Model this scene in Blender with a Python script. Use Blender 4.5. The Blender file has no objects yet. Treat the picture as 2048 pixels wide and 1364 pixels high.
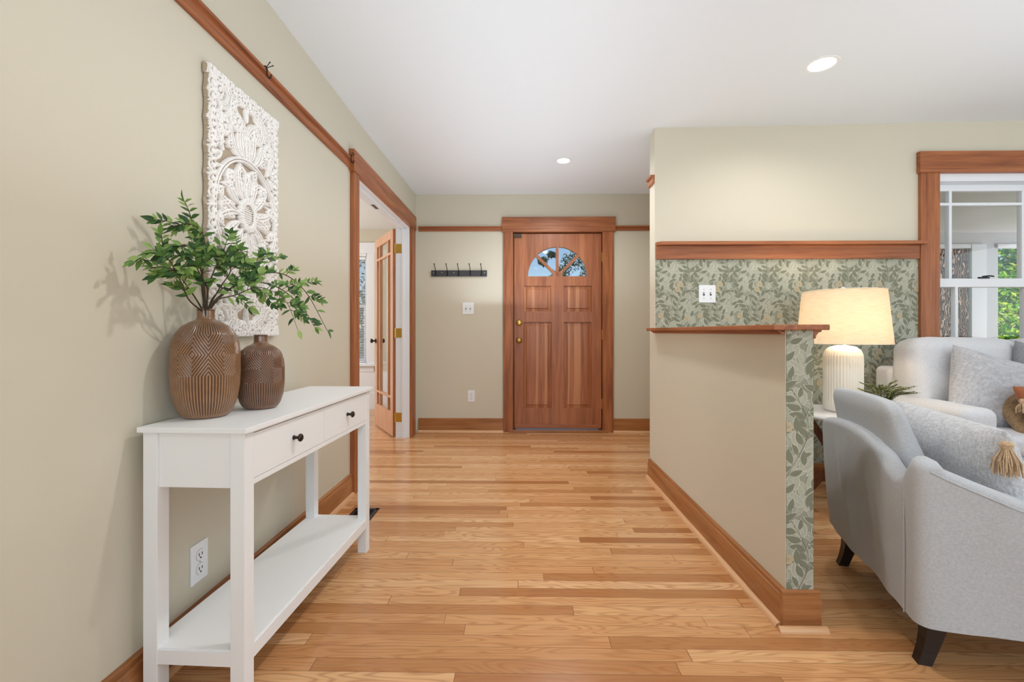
import bpy, bmesh, math, random
import numpy as np
from mathutils import Vector, Matrix
random.seed(7)
S = bpy.context.scene
C = S.collection
PI = math.pi

# ------------------------------------------------------------------ camera
cam_d = bpy.data.cameras.new('camera'); cam = bpy.data.objects.new('camera', cam_d); C.objects.link(cam)
cam_d.sensor_width = 36.0; cam_d.lens = 36.0 * 910 / 2048
cam_d.shift_y = -18.4 / 2048; cam_d.clip_start = 0.05; cam_d.clip_end = 200
cam.location = (0, 0, 1.031); cam.rotation_euler = (PI / 2, 0, 0.0162)
S.camera = cam

# ------------------------------------------------------------------ world, sun, exposure
S.view_settings.view_transform = 'Standard'; S.view_settings.look = 'None'
S.view_settings.exposure = -0.2; S.view_settings.gamma = 1.0
S.view_settings.use_curve_mapping = False
W = bpy.data.worlds.new('sky'); S.world = W; W.use_nodes = True
wn = W.node_tree.nodes; wl = W.node_tree.links; wn.clear()
wo = wn.new('ShaderNodeOutputWorld'); wb = wn.new('ShaderNodeBackground'); sk = wn.new('ShaderNodeTexSky')
sk.sky_type = 'NISHITA'; sk.sun_disc = False; sk.sun_elevation = math.radians(48); sk.sun_rotation = math.radians(200)
sk.air_density = 1.0; sk.dust_density = 0.2; sk.ozone_density = 3.0
wb.inputs['Strength'].default_value = 0.125
wl.new(sk.outputs[0], wb.inputs[0]); wl.new(wb.outputs[0], wo.inputs[0])

def lamp(name, kind, loc, energy, color=(1, 1, 1), rot=(0, 0, 0), **kw):
    d = bpy.data.lights.new(name, kind); d.energy = energy; d.color = color
    for k, v in kw.items(): setattr(d, k, v)
    o = bpy.data.objects.new(name, d); C.objects.link(o); o.location = loc; o.rotation_euler = rot
    return o
sd = Vector((0.45, 0.75, -0.95))
lamp('sun', 'SUN', (0, -10, 20), 5.5, (1, .95, .85), sd.to_track_quat('-Z', 'Y').to_euler(), angle=0.01)
# area lamps for daylight in unseen window openings (behind the viewer, living room side)
lamp('rear_window_daylight', 'AREA', (0.6, -3.0, 1.45), 56, (.82, .96, 1.04), (PI / 2 + .5, 0, 0), shape='RECTANGLE', size=2.6, size_y=1.6)
lamp('rear_window_daylight', 'AREA', (3.6, -3.0, 1.45), 52, (.82, .96, 1.04), (PI / 2 + .5, 0, 0), shape='RECTANGLE', size=2.6, size_y=1.6)
lamp('living_window_daylight', 'AREA', (5.85, 0.6, 1.45), 32, (.82, .96, 1.04), (PI / 2 + .45, 0, PI / 2), shape='RECTANGLE', size=2.4, size_y=1.5)
lamp('side_room_fill', 'AREA', (-4.1, 4.6, 1.5), 62, (1, .98, .95), (PI / 2, 0, -PI / 2), shape='RECTANGLE', size=1.6, size_y=1.4)  # added fill lamp to brighten the side room, at an assumed second window

lamp('hall_ceiling_fill', 'AREA', (.0, 2.5, 1.3), 24, (.79, .94, 1.07), (PI, 0, 0), shape='RECTANGLE', size=1.1, size_y=4.2)  # added upward fill lamp, no real fixture; brightens the hall ceiling
lamp('living_ceiling_fill', 'AREA', (2.7, .9, 1.3), 25, (.79, .94, 1.07), (PI, 0, 0), shape='RECTANGLE', size=2.6, size_y=3.2)  # added uplight for the living room ceiling, only its dark back faces the camera
lamp('side_room_ceiling_fill', 'AREA', (-2.6, 3.6, 1.5), 9, (.9, .97, 1.05), (PI, 0, 0), shape='RECTANGLE', size=1.6, size_y=2.4)  # extra upward lamp added to lift the side room ceiling
lamp('porch_fill', 'AREA', (7.4, 4.5, 1.0), 60, (.95, .98, 1.0), (PI / 2 + .5, 0, PI / 2), shape='RECTANGLE', size=2.0, size_y=1.8)  # soft lamp added inside the porch to brighten it, not a real source

# ------------------------------------------------------------------ materials
def lin(c):
    return tuple(((v / 255) / 12.92 if v / 255 <= .04045 else ((v / 255 + .055) / 1.055) ** 2.4) for v in c)
def mat(name, rgb, rough=.6, metal=0, spec=.5, **kw):
    m = bpy.data.materials.new(name); m.use_nodes = True
    p = m.node_tree.nodes['Principled BSDF']
    p.inputs['Base Color'].default_value = (*lin(rgb), 1); p.inputs['Roughness'].default_value = rough
    p.inputs['Metallic'].default_value = metal; p.inputs['Specular IOR Level'].default_value = spec
    for k, v in kw.items(): p.inputs[k].default_value = v
    return m
def nodes(m): return m.node_tree.nodes, m.node_tree.links, m.node_tree.nodes['Principled BSDF']
class NB:
    """small node builder"""
    def __init__(s, m): s.n, s.l, s.p = nodes(m)
    def coord(s): return s.n.new('ShaderNodeTexCoord').outputs['Object']
    def mp(s, v, scale=(1, 1, 1), loc=(0, 0, 0)):
        a = s.n.new('ShaderNodeMapping'); a.inputs['Scale'].default_value = scale; a.inputs['Location'].default_value = loc
        s.l.new(v, a.inputs[0]); return a.outputs[0]
    def noise(s, v, scale=5, detail=3, rough=.5, dist=0):
        a = s.n.new('ShaderNodeTexNoise'); a.inputs['Scale'].default_value = scale; a.inputs['Detail'].default_value = detail
        a.inputs['Roughness'].default_value = rough; a.inputs['Distortion'].default_value = dist
        if v is not None: s.l.new(v, a.inputs['Vector'])
        return a.outputs['Fac']
    def m(s, op, a, b=None, c=None):
        x = s.n.new('ShaderNodeMath'); x.operation = op
        for i, v in enumerate((a, b, c)):
            if v is None: continue
            if isinstance(v, (int, float)): x.inputs[i].default_value = v
            else: s.l.new(v, x.inputs[i])
        return x.outputs[0]
    def sep(s, v): a = s.n.new('ShaderNodeSeparateXYZ'); s.l.new(v, a.inputs[0]); return a.outputs
    def comb(s, *v):
        a = s.n.new('ShaderNodeCombineXYZ')
        for i, x in enumerate(v):
            if isinstance(x, (int, float)): a.inputs[i].default_value = x
            else: s.l.new(x, a.inputs[i])
        return a.outputs[0]
    def ramp(s, f, stops):
        a = s.n.new('ShaderNodeValToRGB'); s.l.new(f, a.inputs[0]); e = a.color_ramp.elements
        while len(e) < len(stops): e.new(.5)
        for i, (p, c) in enumerate(stops): e[i].position = p; e[i].color = (*lin(c), 1)
        return a.outputs[0]
    def mix(s, f, a, b, mode='MIX'):
        x = s.n.new('ShaderNodeMix'); x.data_type = 'RGBA'; x.blend_type = mode
        for i, v in ((0, f), (6, a), (7, b)):
            if isinstance(v, (int, float)): x.inputs[i].default_value = v
            elif isinstance(v, tuple): x.inputs[i].default_value = (*lin(v), 1)
            else: s.l.new(v, x.inputs[i])
        return x.outputs[2]
    def bump(s, h, strength=.2, dist=.002):
        b = s.n.new('ShaderNodeBump'); b.inputs['Strength'].default_value = strength; b.inputs['Distance'].default_value = dist
        s.l.new(h, b.inputs['Height']); s.l.new(b.outputs[0], s.p.inputs['Normal'])
    def col(s, c): s.l.new(c, s.p.inputs['Base Color'])

def paint_mat(name, rgb, bump=.12):
    m = mat(name, rgb, .62, spec=.35); b = NB(m); c = b.coord()
    b.bump(b.noise(c, 120, 3, .6), bump, .002)
    return m
WALLC = (207, 200, 182)
M_wall = paint_mat('wall_paint', WALLC)
M_ceil = paint_mat('ceiling_paint', (230, 234, 237), .05)
M_white = mat('white_paint', (232, 235, 240), .38)
M_cwhite = mat('console_white', (238, 239, 240), .42)
b = NB(M_cwhite); b.bump(b.noise(b.mp(b.coord(), (60, 6, 60)), 4, 3), .06, .001)

def wood(name, axis, dark, mid, light, rough=.42, scale=1.0):
    m = mat(name, mid, rough, spec=.45); b = NB(m); c = b.coord()
    sc = [26 * scale] * 3; sc['xyz'.index(axis)] = 1.6 * scale
    sc2 = [140 * scale] * 3; sc2['xyz'.index(axis)] = 5 * scale
    n1 = b.noise(b.mp(c, sc), 1, 4, .55, .6); n2 = b.noise(b.mp(c, sc2), 1, 2, .6)
    f = b.m('ADD', b.m('MULTIPLY', n1, .75), b.m('MULTIPLY', n2, .35))
    b.col(b.ramp(f, [(.36, dark), (.52, mid), (.7, light)]))
    b.bump(n2, .12, .001)
    return m
CAS = ((112, 62, 32), (152, 88, 50), (174, 108, 64))
W_x = wood('stained_oak_x', 'x', *CAS); W_y = wood('stained_oak_y', 'y', *CAS); W_z = wood('stained_oak_z', 'z', *CAS)
BAS = ((126, 76, 38), (158, 102, 58), (176, 120, 74))
B_x = wood('baseboard_oak_x', 'x', *BAS, rough=.3); B_y = wood('baseboard_oak_y', 'y', *BAS, rough=.3)
SHO = ((190, 140, 96), (214, 166, 122), (226, 182, 140))
S_x = wood('shoe_oak_x', 'x', *SHO, rough=.35); S_y = wood('shoe_oak_y', 'y', *SHO, rough=.35)
DOO = ((130, 74, 42), (156, 92, 56), (176, 112, 72))
D_z = wood('door_fir_z', 'z', *DOO, rough=.34, scale=.7); D_x = wood('door_fir_x', 'x', *DOO, rough=.34, scale=.7)
FRE = ((176, 122, 88), (200, 148, 112), (216, 166, 132))
F_z = wood('french_door_fir', 'z', *FRE, rough=.3)
TAB = wood('walnut_leg', 'z', (70, 40, 26), (98, 58, 38), (118, 74, 50))
M_gold = mat('polished_brass', (214, 178, 96), .22, 1.0)
M_bronze = mat('dark_bronze', (62, 52, 46), .35, .8)
M_black = mat('black_iron', (26, 24, 24), .45, .3)
M_rack = mat('charcoal_board', (58, 58, 62), .5)
M_plate = mat('white_plastic', (236, 238, 242), .3)
M_slot = mat('dark_slot', (60, 60, 60), .6)
M_screw = mat('screw_metal', (170, 170, 170), .3, .9)
M_chrome = mat('bright_metal', (220, 220, 220), .15, 1.0)
M_foot = mat('espresso_leg', (34, 27, 26), .35)
M_side = mat('carved_side', (176, 158, 138), .8)

def glass_mat():
    m = bpy.data.materials.new('window_glass'); m.use_nodes = True; n = m.node_tree.nodes; l = m.node_tree.links; n.clear()
    o = n.new('ShaderNodeOutputMaterial'); mx = n.new('ShaderNodeMixShader'); t = n.new('ShaderNodeBsdfTransparent'); g = n.new('ShaderNodeBsdfGlossy')
    g.inputs['Roughness'].default_value = .02; f = n.new('ShaderNodeLayerWeight'); f.inputs['Blend'].default_value = .5
    pw_ = n.new('ShaderNodeMath'); pw_.operation = 'POWER'; pw_.inputs[1].default_value = 5; l.new(f.outputs['Facing'], pw_.inputs[0])
    ma = n.new('ShaderNodeMath'); ma.operation = 'MULTIPLY_ADD'; ma.inputs[1].default_value = .5; ma.inputs[2].default_value = .025; l.new(pw_.outputs[0], ma.inputs[0])
    l.new(ma.outputs[0], mx.inputs[0]); l.new(t.outputs[0], mx.inputs[1]); l.new(g.outputs[0], mx.inputs[2]); l.new(mx.outputs[0], o.inputs[0])
    return m
M_glass = glass_mat()

def fabric(name, rgb, weave=900, bs=.35, var=.06, rough=.95):
    m = mat(name, rgb, rough, spec=.15); b = NB(m); c = b.coord()
    n = b.noise(c, weave * .35, 2, .7); w1 = b.noise(b.mp(c, (weave, weave * .15, weave)), 1, 1); w2 = b.noise(b.mp(c, (weave * .15, weave, weave * .2)), 1, 1)
    h = b.m('ADD', b.m('ADD', w1, w2), n)
    lo = tuple(int(v * (1 - var)) for v in rgb); hi = tuple(min(255, int(v * (1 + var))) for v in rgb)
    b.col(b.ramp(b.m('MULTIPLY', h, .33), [(.35, lo), (.65, hi)]))
    b.bump(h, bs, .0012)
    p = b.p; p.inputs['Sheen Weight'].default_value = .25
    return m
F_slip = fabric('slipcover_linen', (184, 186, 190), 700, .25)
F_sofa = fabric('sofa_linen', (208, 209, 214), 600, .25)
F_weave = fabric('woven_grey', (196, 197, 200), 260, .8, .12)
F_boucle = fabric('boucle_grey', (182, 182, 186), 160, 1.0, .1)
F_dark = fabric('slate_grey_fabric', (140, 142, 148), 300, .5, .1)
F_rust = fabric('rust_fabric', (156, 96, 66), 400, .4, .1)
F_tan = fabric('tan_jute', (196, 168, 136), 500, .5, .15)
F_fur = fabric('tan_fur', (138, 114, 86), 200, .8, .2)

def floor_mat():
    m = mat('oak_strip_floor', (205, 150, 105), .3, spec=.5); b = NB(m); c = b.coord(); x, y, z = b.sep(c)
    ys = b.m('DIVIDE', y, .0572); row = b.m('FLOOR', ys); fy = b.m('FRACT', ys)
    w = b.n.new('ShaderNodeTexWhiteNoise'); w.noise_dimensions = '1D'; b.l.new(row, w.inputs['W']); rr = w.outputs['Value']
    xs = b.m('ADD', b.m('DIVIDE', x, b.m('ADD', .75, b.m('MULTIPLY', rr, .9))), b.m('MULTIPLY', rr, 37.3))
    colm = b.m('FLOOR', xs); fx = b.m('FRACT', xs)
    w2 = b.n.new('ShaderNodeTexWhiteNoise'); w2.noise_dimensions = '2D'; b.l.new(b.comb(row, colm, 0), w2.inputs['Vector']); pid = w2.outputs['Value']
    base = b.ramp(pid, [(0, (170, 116, 72)), (.05, (184, 130, 82)), (.13, (206, 154, 104)), (.35, (216, 166, 116)), (.7, (226, 180, 130)), (1, (234, 192, 146))])
    off = b.m('MULTIPLY', pid, 53.0)
    v1 = b.comb(b.m('ADD', b.m('MULTIPLY', x, 1.4), off), b.m('ADD', b.m('MULTIPLY', y, 55), off), off)
    g = b.noise(v1, 1.6, 5, .6, .4)
    v2 = b.comb(b.m('ADD', b.m('MULTIPLY', x, 1.8), off), b.m('ADD', b.m('MULTIPLY', y, 16), off), off)
    cg = b.noise(v2, 1.0, 1, .4, .3)
    ring = b.m('MULTIPLY_ADD', b.m('SINE', b.m('MULTIPLY', cg, 95)), .5, .5)
    v3 = b.comb(b.m('MULTIPLY', x, 12), b.m('MULTIPLY', y, 420), off)
    fine = b.noise(v3, 1, 2, .6)
    c1 = b.mix(b.m('MULTIPLY', b.m('POWER', ring, 3), .5), base, (168, 112, 70))
    c2 = b.mix(b.m('MULTIPLY', b.m('SUBTRACT', g, .35), 1.1), c1, (236, 192, 146), 'MULTIPLY')
    c3 = b.mix(b.m('MULTIPLY', fine, .22), c2, (160, 106, 66))
    ed = b.m('MINIMUM', fy, b.m('SUBTRACT', 1, fy)); ex = b.m('MINIMUM', fx, b.m('SUBTRACT', 1, fx))
    gy = b.m('LESS_THAN', ed, .016); gx = b.m('LESS_THAN', ex, .0011); gap = b.m('MAXIMUM', gy, gx)
    c4 = b.mix(b.m('MULTIPLY', gap, .62), c3, (84, 50, 28))
    b.col(c4)
    b.l.new(b.m('ADD', .13, b.m('MULTIPLY', fine, .14)), b.p.inputs['Roughness'])
    b.bump(b.m('SUBTRACT', b.m('MULTIPLY', fine, .15), gap), .25, .001)
    return m
M_floor = floor_mat()

# ------------------------------------------------------------------ object helpers
def mesh(name, verts, faces, m=None, parent=None, world=True, smooth=False, idx=None, kind=None):
    me = bpy.data.meshes.new(name); me.from_pydata([tuple(v) for v in verts], [], faces); me.update()
    ms = m if isinstance(m, (list, tuple)) else [m]
    for q in ms: me.materials.append(q)
    if idx is not None: me.polygons.foreach_set('material_index', idx)
    if smooth: me.polygons.foreach_set('use_smooth', [True] * len(me.polygons))
    o = bpy.data.objects.new(name, me); C.objects.link(o)
    if parent is not None:
        o.parent = parent
        if world: o.matrix_parent_inverse = wmat(parent).inverted()
    if kind: o['kind'] = kind
    return o
def wmat(o):
    if o.parent is None: return o.matrix_basis.copy()
    return wmat(o.parent) @ o.matrix_parent_inverse @ o.matrix_basis
def thing(name, label, cat, loc=(0, 0, 0), rz=0, group=None):
    o = bpy.data.objects.new(name, None); C.objects.link(o); o.location = loc; o.rotation_euler = (0, 0, rz)
    o.empty_display_size = .05
    o['label'] = label; o['category'] = cat
    if group: o['group'] = group
    return o
def tag(o, label, cat, group=None):
    o['label'] = label; o['category'] = cat
    if group: o['group'] = group
    return o
class G:
    """geometry collector"""
    def __init__(s): s.v = []; s.f = []; s.i = []
    def add(s, v, f, mi=0):
        n = len(s.v); s.v += [tuple(p) for p in v]; s.f += [tuple(k + n for k in q) for q in f]; s.i += [mi] * len(f); return s
    def box(s, x0, x1, y0, y1, z0, z1, bev=0, mi=0, M=None):
        bm = bmesh.new(); bmesh.ops.create_cube(bm, size=1)
        for v in bm.verts: v.co = Vector(((x0 + x1) / 2 + v.co.x * (x1 - x0), (y0 + y1) / 2 + v.co.y * (y1 - y0), (z0 + z1) / 2 + v.co.z * (z1 - z0)))
        if bev: bmesh.ops.bevel(bm, geom=bm.edges[:], offset=bev, segments=2, affect='EDGES', profile=.6)
        return s.frombm(bm, mi, M)
    def frombm(s, bm, mi=0, M=None):
        if M is not None: bm.transform(M)
        bm.verts.index_update()
        s.add([v.co[:] for v in bm.verts], [[v.index for v in f.verts] for f in bm.faces], mi); bm.free(); return s
    def lathe(s, prof, c=(0, 0, 0), n=32, mi=0, M=None):
        v = []; f = []
        for r, z in prof:
            for k in range(n):
                a = 2 * PI * k / n; v.append((c[0] + r * math.cos(a), c[1] + r * math.sin(a), c[2] + z))
        for j in range(len(prof) - 1):
            for k in range(n): f.append((j * n + k, j * n + (k + 1) % n, (j + 1) * n + (k + 1) % n, (j + 1) * n + k))
        if prof[0][0] > 1e-5: f.append(tuple(range(n))[::-1])
        if prof[-1][0] > 1e-5: f.append(tuple((len(prof) - 1) * n + k for k in range(n)))
        if M is not None: v = [M @ Vector(p) for p in v]
        return s.add(v, f, mi)
    def tube(s, pts, r, n=8, mi=0):
        pts = [Vector(p) for p in pts]; rs = r if isinstance(r, (list, tuple)) else [r] * len(pts)
        v = []; f = []; up = Vector((.31, .17, .93))
        for i, p in enumerate(pts):
            t = (pts[min(i + 1, len(pts) - 1)] - pts[max(i - 1, 0)]).normalized()
            a = t.cross(up)
            if a.length < .05: a = t.cross(Vector((1, 0, 0)))
            a.normalize(); b2 = t.cross(a)
            for k in range(n):
                g = 2 * PI * k / n; v.append(p + (a * math.cos(g) + b2 * math.sin(g)) * rs[i])
        for i in range(len(pts) - 1):
            for k in range(n): f.append((i * n + k, i * n + (k + 1) % n, (i + 1) * n + (k + 1) % n, (i + 1) * n + k))
        f.append(tuple(range(n))[::-1]); f.append(tuple((len(pts) - 1) * n + k for k in range(n)))
        return s.add(v, f, mi)
    def obj(s, name, m, parent=None, world=True, smooth=False, kind=None):
        return mesh(name, s.v, s.f, m, parent, world, smooth, s.i if isinstance(m, (list, tuple)) else None, kind)
def spline(pts, n=8):
    P = [Vector(p) for p in pts]; P = [P[0] * 2 - P[1]] + P + [P[-1] * 2 - P[-2]]; out = []
    for i in range(1, len(P) - 2):
        for k in range(n):
            t = k / n; a, b2, c, d = P[i - 1:i + 3]
            out.append(.5 * ((2 * b2) + (c - a) * t + (2 * a - 5 * b2 + 4 * c - d) * t * t + (3 * b2 - a - 3 * c + d) * t ** 3))
    out.append(P[-2]); return out
def plate(outer, holes, th, bevel=0.0):
    """flat board with holes, in local x/y, thickness along z; returns verts, faces"""
    cu = bpy.data.curves.new('tmp', 'CURVE'); cu.dimensions = '2D'; cu.fill_mode = 'BOTH'; cu.extrude = th / 2 - bevel; cu.bevel_depth = bevel; cu.bevel_resolution = 1
    cu.offset = -bevel
    for loop in [outer] + holes:
        sp = cu.splines.new('POLY'); sp.points.add(len(loop) - 1); sp.use_cyclic_u = True
        for p, q in zip(sp.points, loop): p.co = (q[0], q[1], 0, 1)
    o = bpy.data.objects.new('tmp', cu); me = o.to_mesh()
    v = [tuple(p.co) for p in me.vertices]; f = [tuple(p.vertices) for p in me.polygons]
    o.to_mesh_clear(); bpy.data.objects.remove(o); bpy.data.curves.remove(cu)
    return v, f
def rect(x0, x1, y0, y1): return [(x0, y0), (x1, y0), (x1, y1), (x0, y1)]
def rbox(sx, sy, sz, r, puff=(0, 0, 0), seg=5, nin=10, wob=0, seed=0):
    """rounded, optionally puffy box centred on origin -> verts, faces"""
    h = (sx / 2, sy / 2, sz / 2); ax = []
    for k in range(3):
        hi = max(h[k] - r, 1e-4); rr = min(r, h[k])
        a = [-hi - rr * math.tan(PI / 4 * (1 - j / seg)) for j in range(seg)]
        ax.append(a + [-hi + 2 * hi * j / nin for j in range(nin + 1)] + [-q for q in a[::-1]])
    idx = {}; V = []; F = []
    n = len(ax[0])
    def vert(i, j, k):
        key = (i, j, k)
        if key in idx: return idx[key]
        p = [ax[0][i], ax[1][j], ax[2][k]]; inn = []; e = []
        for q in range(3):
            hi = max(h[q] - r, 1e-4); c = max(-hi, min(hi, p[q])); inn.append(c); e.append(p[q] - c)
        L = math.sqrt(sum(t * t for t in e)) or 1
        rr = [min(r, h[q]) for q in range(3)]
        o = [inn[q] + e[q] / L * rr[q] for q in range(3)]
        nn = [e[q] / L for q in range(3)]; u = [min(1, abs(o[q] / h[q])) for q in range(3)]
        for q in range(3):
            a, b2 = [(1 - u[t] ** 2) for t in range(3) if t != q]
            o[q] += nn[q] * puff[q] * a * b2
        if wob:
            from mathutils import noise as nz
            w = nz.noise(Vector((o[0] * 7 + seed, o[1] * 7, o[2] * 7))) * wob
            for q in range(3): o[q] += nn[q] * w
        idx[key] = len(V); V.append(tuple(o)); return idx[key]
    N = n - 1
    for a in range(N):
        for b2 in range(N):
            F.append((vert(a, b2, 0), vert(a, b2 + 1, 0), vert(a + 1, b2 + 1, 0), vert(a + 1, b2, 0)))
            F.append((vert(a, b2, N), vert(a + 1, b2, N), vert(a + 1, b2 + 1, N), vert(a, b2 + 1, N)))
            F.append((vert(a, 0, b2), vert(a + 1, 0, b2), vert(a + 1, 0, b2 + 1), vert(a, 0, b2 + 1)))
            F.append((vert(a, N, b2), vert(a, N, b2 + 1), vert(a + 1, N, b2 + 1), vert(a + 1, N, b2)))
            F.append((vert(0, a, b2), vert(0, a, b2 + 1), vert(0, a + 1, b2 + 1), vert(0, a + 1, b2)))
            F.append((vert(N, a, b2), vert(N, a + 1, b2), vert(N, a + 1, b2 + 1), vert(N, a, b2 + 1)))
    return V, F
def pillow(w, h, t, n=26, pinch=.06, wob=.006, seed=0):
    """cushion in the x/z plane, thickness y"""
    from mathutils import noise as nz
    V = []; F = []
    for side in (1, -1):
        for i in range(n + 1):
            for j in range(n + 1):
                u = -math.cos(PI * i / n); v = -math.cos(PI * j / n)
                x = u * w / 2 * (1 - pinch * (1 - u * u) * 0 - pinch * (1 - v * v)); z = v * h / 2 * (1 - pinch * (1 - u * u))
                y = side * t / 2 * ((1 - u ** 4) * (1 - v ** 4)) ** .55
                y += nz.noise(Vector((x * 9 + seed, z * 9, side * 3))) * wob * (1 - u * u) ** .5 * (1 - v * v) ** .5 * 2
                V.append((x, y, z))
    m = n + 1
    for s in (0, 1):
        for i in range(n):
            for j in range(n):
                q = (s * m * m + i * m + j, s * m * m + (i + 1) * m + j, s * m * m + (i + 1) * m + j + 1, s * m * m + i * m + j + 1)
                F.append(q[::-1] if s == 0 else q)
    bm = bmesh.new(); vs = [bm.verts.new(p) for p in V]
    for q in F: bm.faces.new([vs[k] for k in q])
    bmesh.ops.remove_doubles(bm, verts=bm.verts[:], dist=1e-5)
    bmesh.ops.recalc_face_normals(bm, faces=bm.faces[:])
    bm.verts.index_update(); V = [v.co[:] for v in bm.verts]; F = [[v.index for v in f.verts] for f in bm.faces]; bm.free()
    return V, F
def xf(M, V): return [tuple(M @ Vector(p)) for p in V]
def T(x, y, z): return Matrix.Translation((x, y, z))
def R(a, ax): return Matrix.Rotation(a, 4, ax)

# ------------------------------------------------------------------ room shell
XL, YB, XP, YD, H = -1.072, 4.693, .926, 3.126, 2.44
def struct(g, name, m, parent=None, **k): return g.obj(name, m, parent, kind='structure', **k)
g = G().box(-4.3, 6.1, -3.3, 6.15, -.12, 0); struct(g, 'floor', M_floor)
# main ceiling: a gently uneven plaster plane
cx = [-1.2, -.07, .93, 2.2, 3.5, 6.1]; cy = [-3.3, 0, 1.6, 3.126, 4.82]
cz = [[2.44, 2.44, 2.44, 2.45, 2.46, 2.47], [2.44, 2.44, 2.44, 2.45, 2.458, 2.47], [2.438, 2.44, 2.435, 2.45, 2.458, 2.47], [2.43, 2.435, 2.425, 2.44, 2.457, 2.47], [2.452, 2.452, 2.452, 2.452, 2.46, 2.47]]
def ceil_z(x, y):
    i = max(k for k in range(len(cx) - 1) if x >= cx[k]); j = max(k for k in range(len(cy) - 1) if y >= cy[k])
    u = (x - cx[i]) / (cx[i + 1] - cx[i]); v = (y - cy[j]) / (cy[j + 1] - cy[j])
    return (cz[j][i] * (1 - u) + cz[j][i + 1] * u) * (1 - v) + (cz[j + 1][i] * (1 - u) + cz[j + 1][i + 1] * u) * v
V = []; F = []
for j, y in enumerate(cy):
    for i, x in enumerate(cx): V.append((x, y, cz[j][i]))
nb = len(V); V += [(x, y, 2.6) for (x, y, z) in V]; nx = len(cx)
for j in range(len(cy) - 1):
    for i in range(nx - 1):
        a = j * nx + i; F.append((a, a + nx, a + nx + 1, a + 1)); F.append((nb + a, nb + a + 1, nb + a + nx + 1, nb + a + nx))
mesh('ceiling', V, F, M_ceil, kind='structure', smooth=True)
struct(G().box(-4.3, -1.2, 1.3, 6.15, 2.40, 2.6), 'ceiling', M_ceil)
# left wall with wide doorway
OY0, OY1, OZ = 2.95, 4.41, 2.06
v, f = plate([(-3.2, 0), (OY0, 0), (OY0, OZ), (OY1, OZ), (OY1, 0), (4.82, 0), (4.82, 2.5), (-3.2, 2.5)], [], .13)
w_left = mesh('wall_left', [(XL - .065 + p[2], p[0], p[1]) for p in v], f, M_wall, kind='structure')
# back (front-door) wall
DX0, DX1, DZ = -.068, .856, 2.058
v, f = plate([(XL, 0), (DX0, 0), (DX0, DZ), (DX1, DZ), (DX1, 0), (1.85, 0), (1.85, 2.5), (XL, 2.5)], [], .13)
w_back = mesh('wall_back', [(p[0], YB + .065 + p[2], p[1]) for p in v], f, M_wall, kind='structure')
struct(G().box(1.75, 1.88, YD + .12, YB + .1, 0, 2.5), 'wall_foyer', M_wall)
# living room wall with window
WX0, WX1, WZ0, WZ1 = 2.826, 3.60, .62, 2.10
v, f = plate(rect(XP, 6.0, 0, 2.5), [rect(WX0, WX1, WZ0, WZ1)], .12)
w_liv = mesh('wall_living', [(p[0], YD + .06 + p[2], p[1]) for p in v], f, M_wall, kind='structure')
# half-height partition
PE = 1.60; PXR = 1.022
struct(G().box(XP, PXR, PE, YD, 0, 1.037), 'wall_partition', M_wall)
# walls behind and beside the viewer (with window openings)
v, f = plate(rect(-1.1, 6.0, 0, 2.5), [rect(-.7, 1.9, .65, 2.25), rect(2.3, 4.9, .65, 2.25)], .12)
mesh('wall_rear', [(p[0], -3.2 + p[2], p[1]) for p in v], f, M_wall, kind='structure')
v, f = plate(rect(-3.2, 3.2, 0, 2.5), [rect(-.6, 1.8, .7, 2.2)], .12)
mesh('wall_right', [(6.0 + p[2], p[0], p[1]) for p in v], f, M_wall, kind='structure')
# side room
SXW = -4.2; SYB = 6.046
v, f = plate(rect(-4.2, -1.0, 0, 2.5), [rect(-2.78, -2.03, .6, 2.077)], .12)
mesh('wall_side_room_back', [(p[0], SYB + .06 + p[2], p[1]) for p in v], f, M_wall, kind='structure')
v, f = plate(rect(1.3, 6.1, 0, 2.5), [rect(3.7, 5.4, .7, 2.1)], .12)
mesh('wall_side_room_left', [(SXW - .06 + p[2], p[0], p[1]) for p in v], f, M_wall, kind='structure')
struct(G().box(-4.2, -1.2, 1.3, 1.42, 0, 2.5), 'wall_side_room_front', M_wall)
struct(G().box(-1.2, -1.1, 4.82, 6.1, 0, 2.5), 'wall_side_room_right', M_wall)

# baseboards: board + moulded cap + shoe. path along an axis
def baseboard(name, axis, a0, a1, pos, out, parent_mats, h=.13, shoe=True, sx=0):
    mb, msh = parent_mats
    prof = [(0, 0), (.018, 0), (.018, h - .022), (.012, h - .020), (.0125, h - .006), (.006, h), (0, h)]
    pv = []
    for a in (a0, a1):
        for (t, z) in prof:
            q = pos + out * t
            pv.append((a, q, z) if axis == 'x' else (q, a, z))
    n = len(prof); fs = [(i, (i + 1) % n, n + (i + 1) % n, n + i) for i in range(n)] + [tuple(range(n)), tuple(range(n, 2 * n))]
    o = mesh(name, pv, fs, mb, kind='structure')
    if shoe:
        s = [(.018 + .017 * math.cos(t), .019 * math.sin(t)) for t in [0, .4, .8, 1.2, PI / 2]] + [(.018, 0)]
        pv = []
        for a in (a0 - sx, a1 + sx):
            for (t, z) in s:
                q = pos + out * t
                pv.append((a, q, z) if axis == 'x' else (q, a, z))
        n = len(s); fs = [(i, (i + 1) % n, n + (i + 1) % n, n + i) for i in range(n)] + [tuple(range(n)), tuple(range(n, 2 * n))]
        mesh('shoe_moulding', pv, fs, msh, o)
    return o
baseboard('baseboard_left', 'y', -3.1, 2.86, XL, 1, (B_y, S_y), .135)
baseboard('baseboard_back', 'x', XL + .03, -.165, YB, -1, (B_x, S_x), .14)
baseboard('baseboard_back_right', 'x', .962, 1.74, YB, -1, (B_x, S_x), .14)
baseboard('baseboard_partition', 'y', PE, YD + .11, XP, -1, (B_y, S_y), .136)
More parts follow.
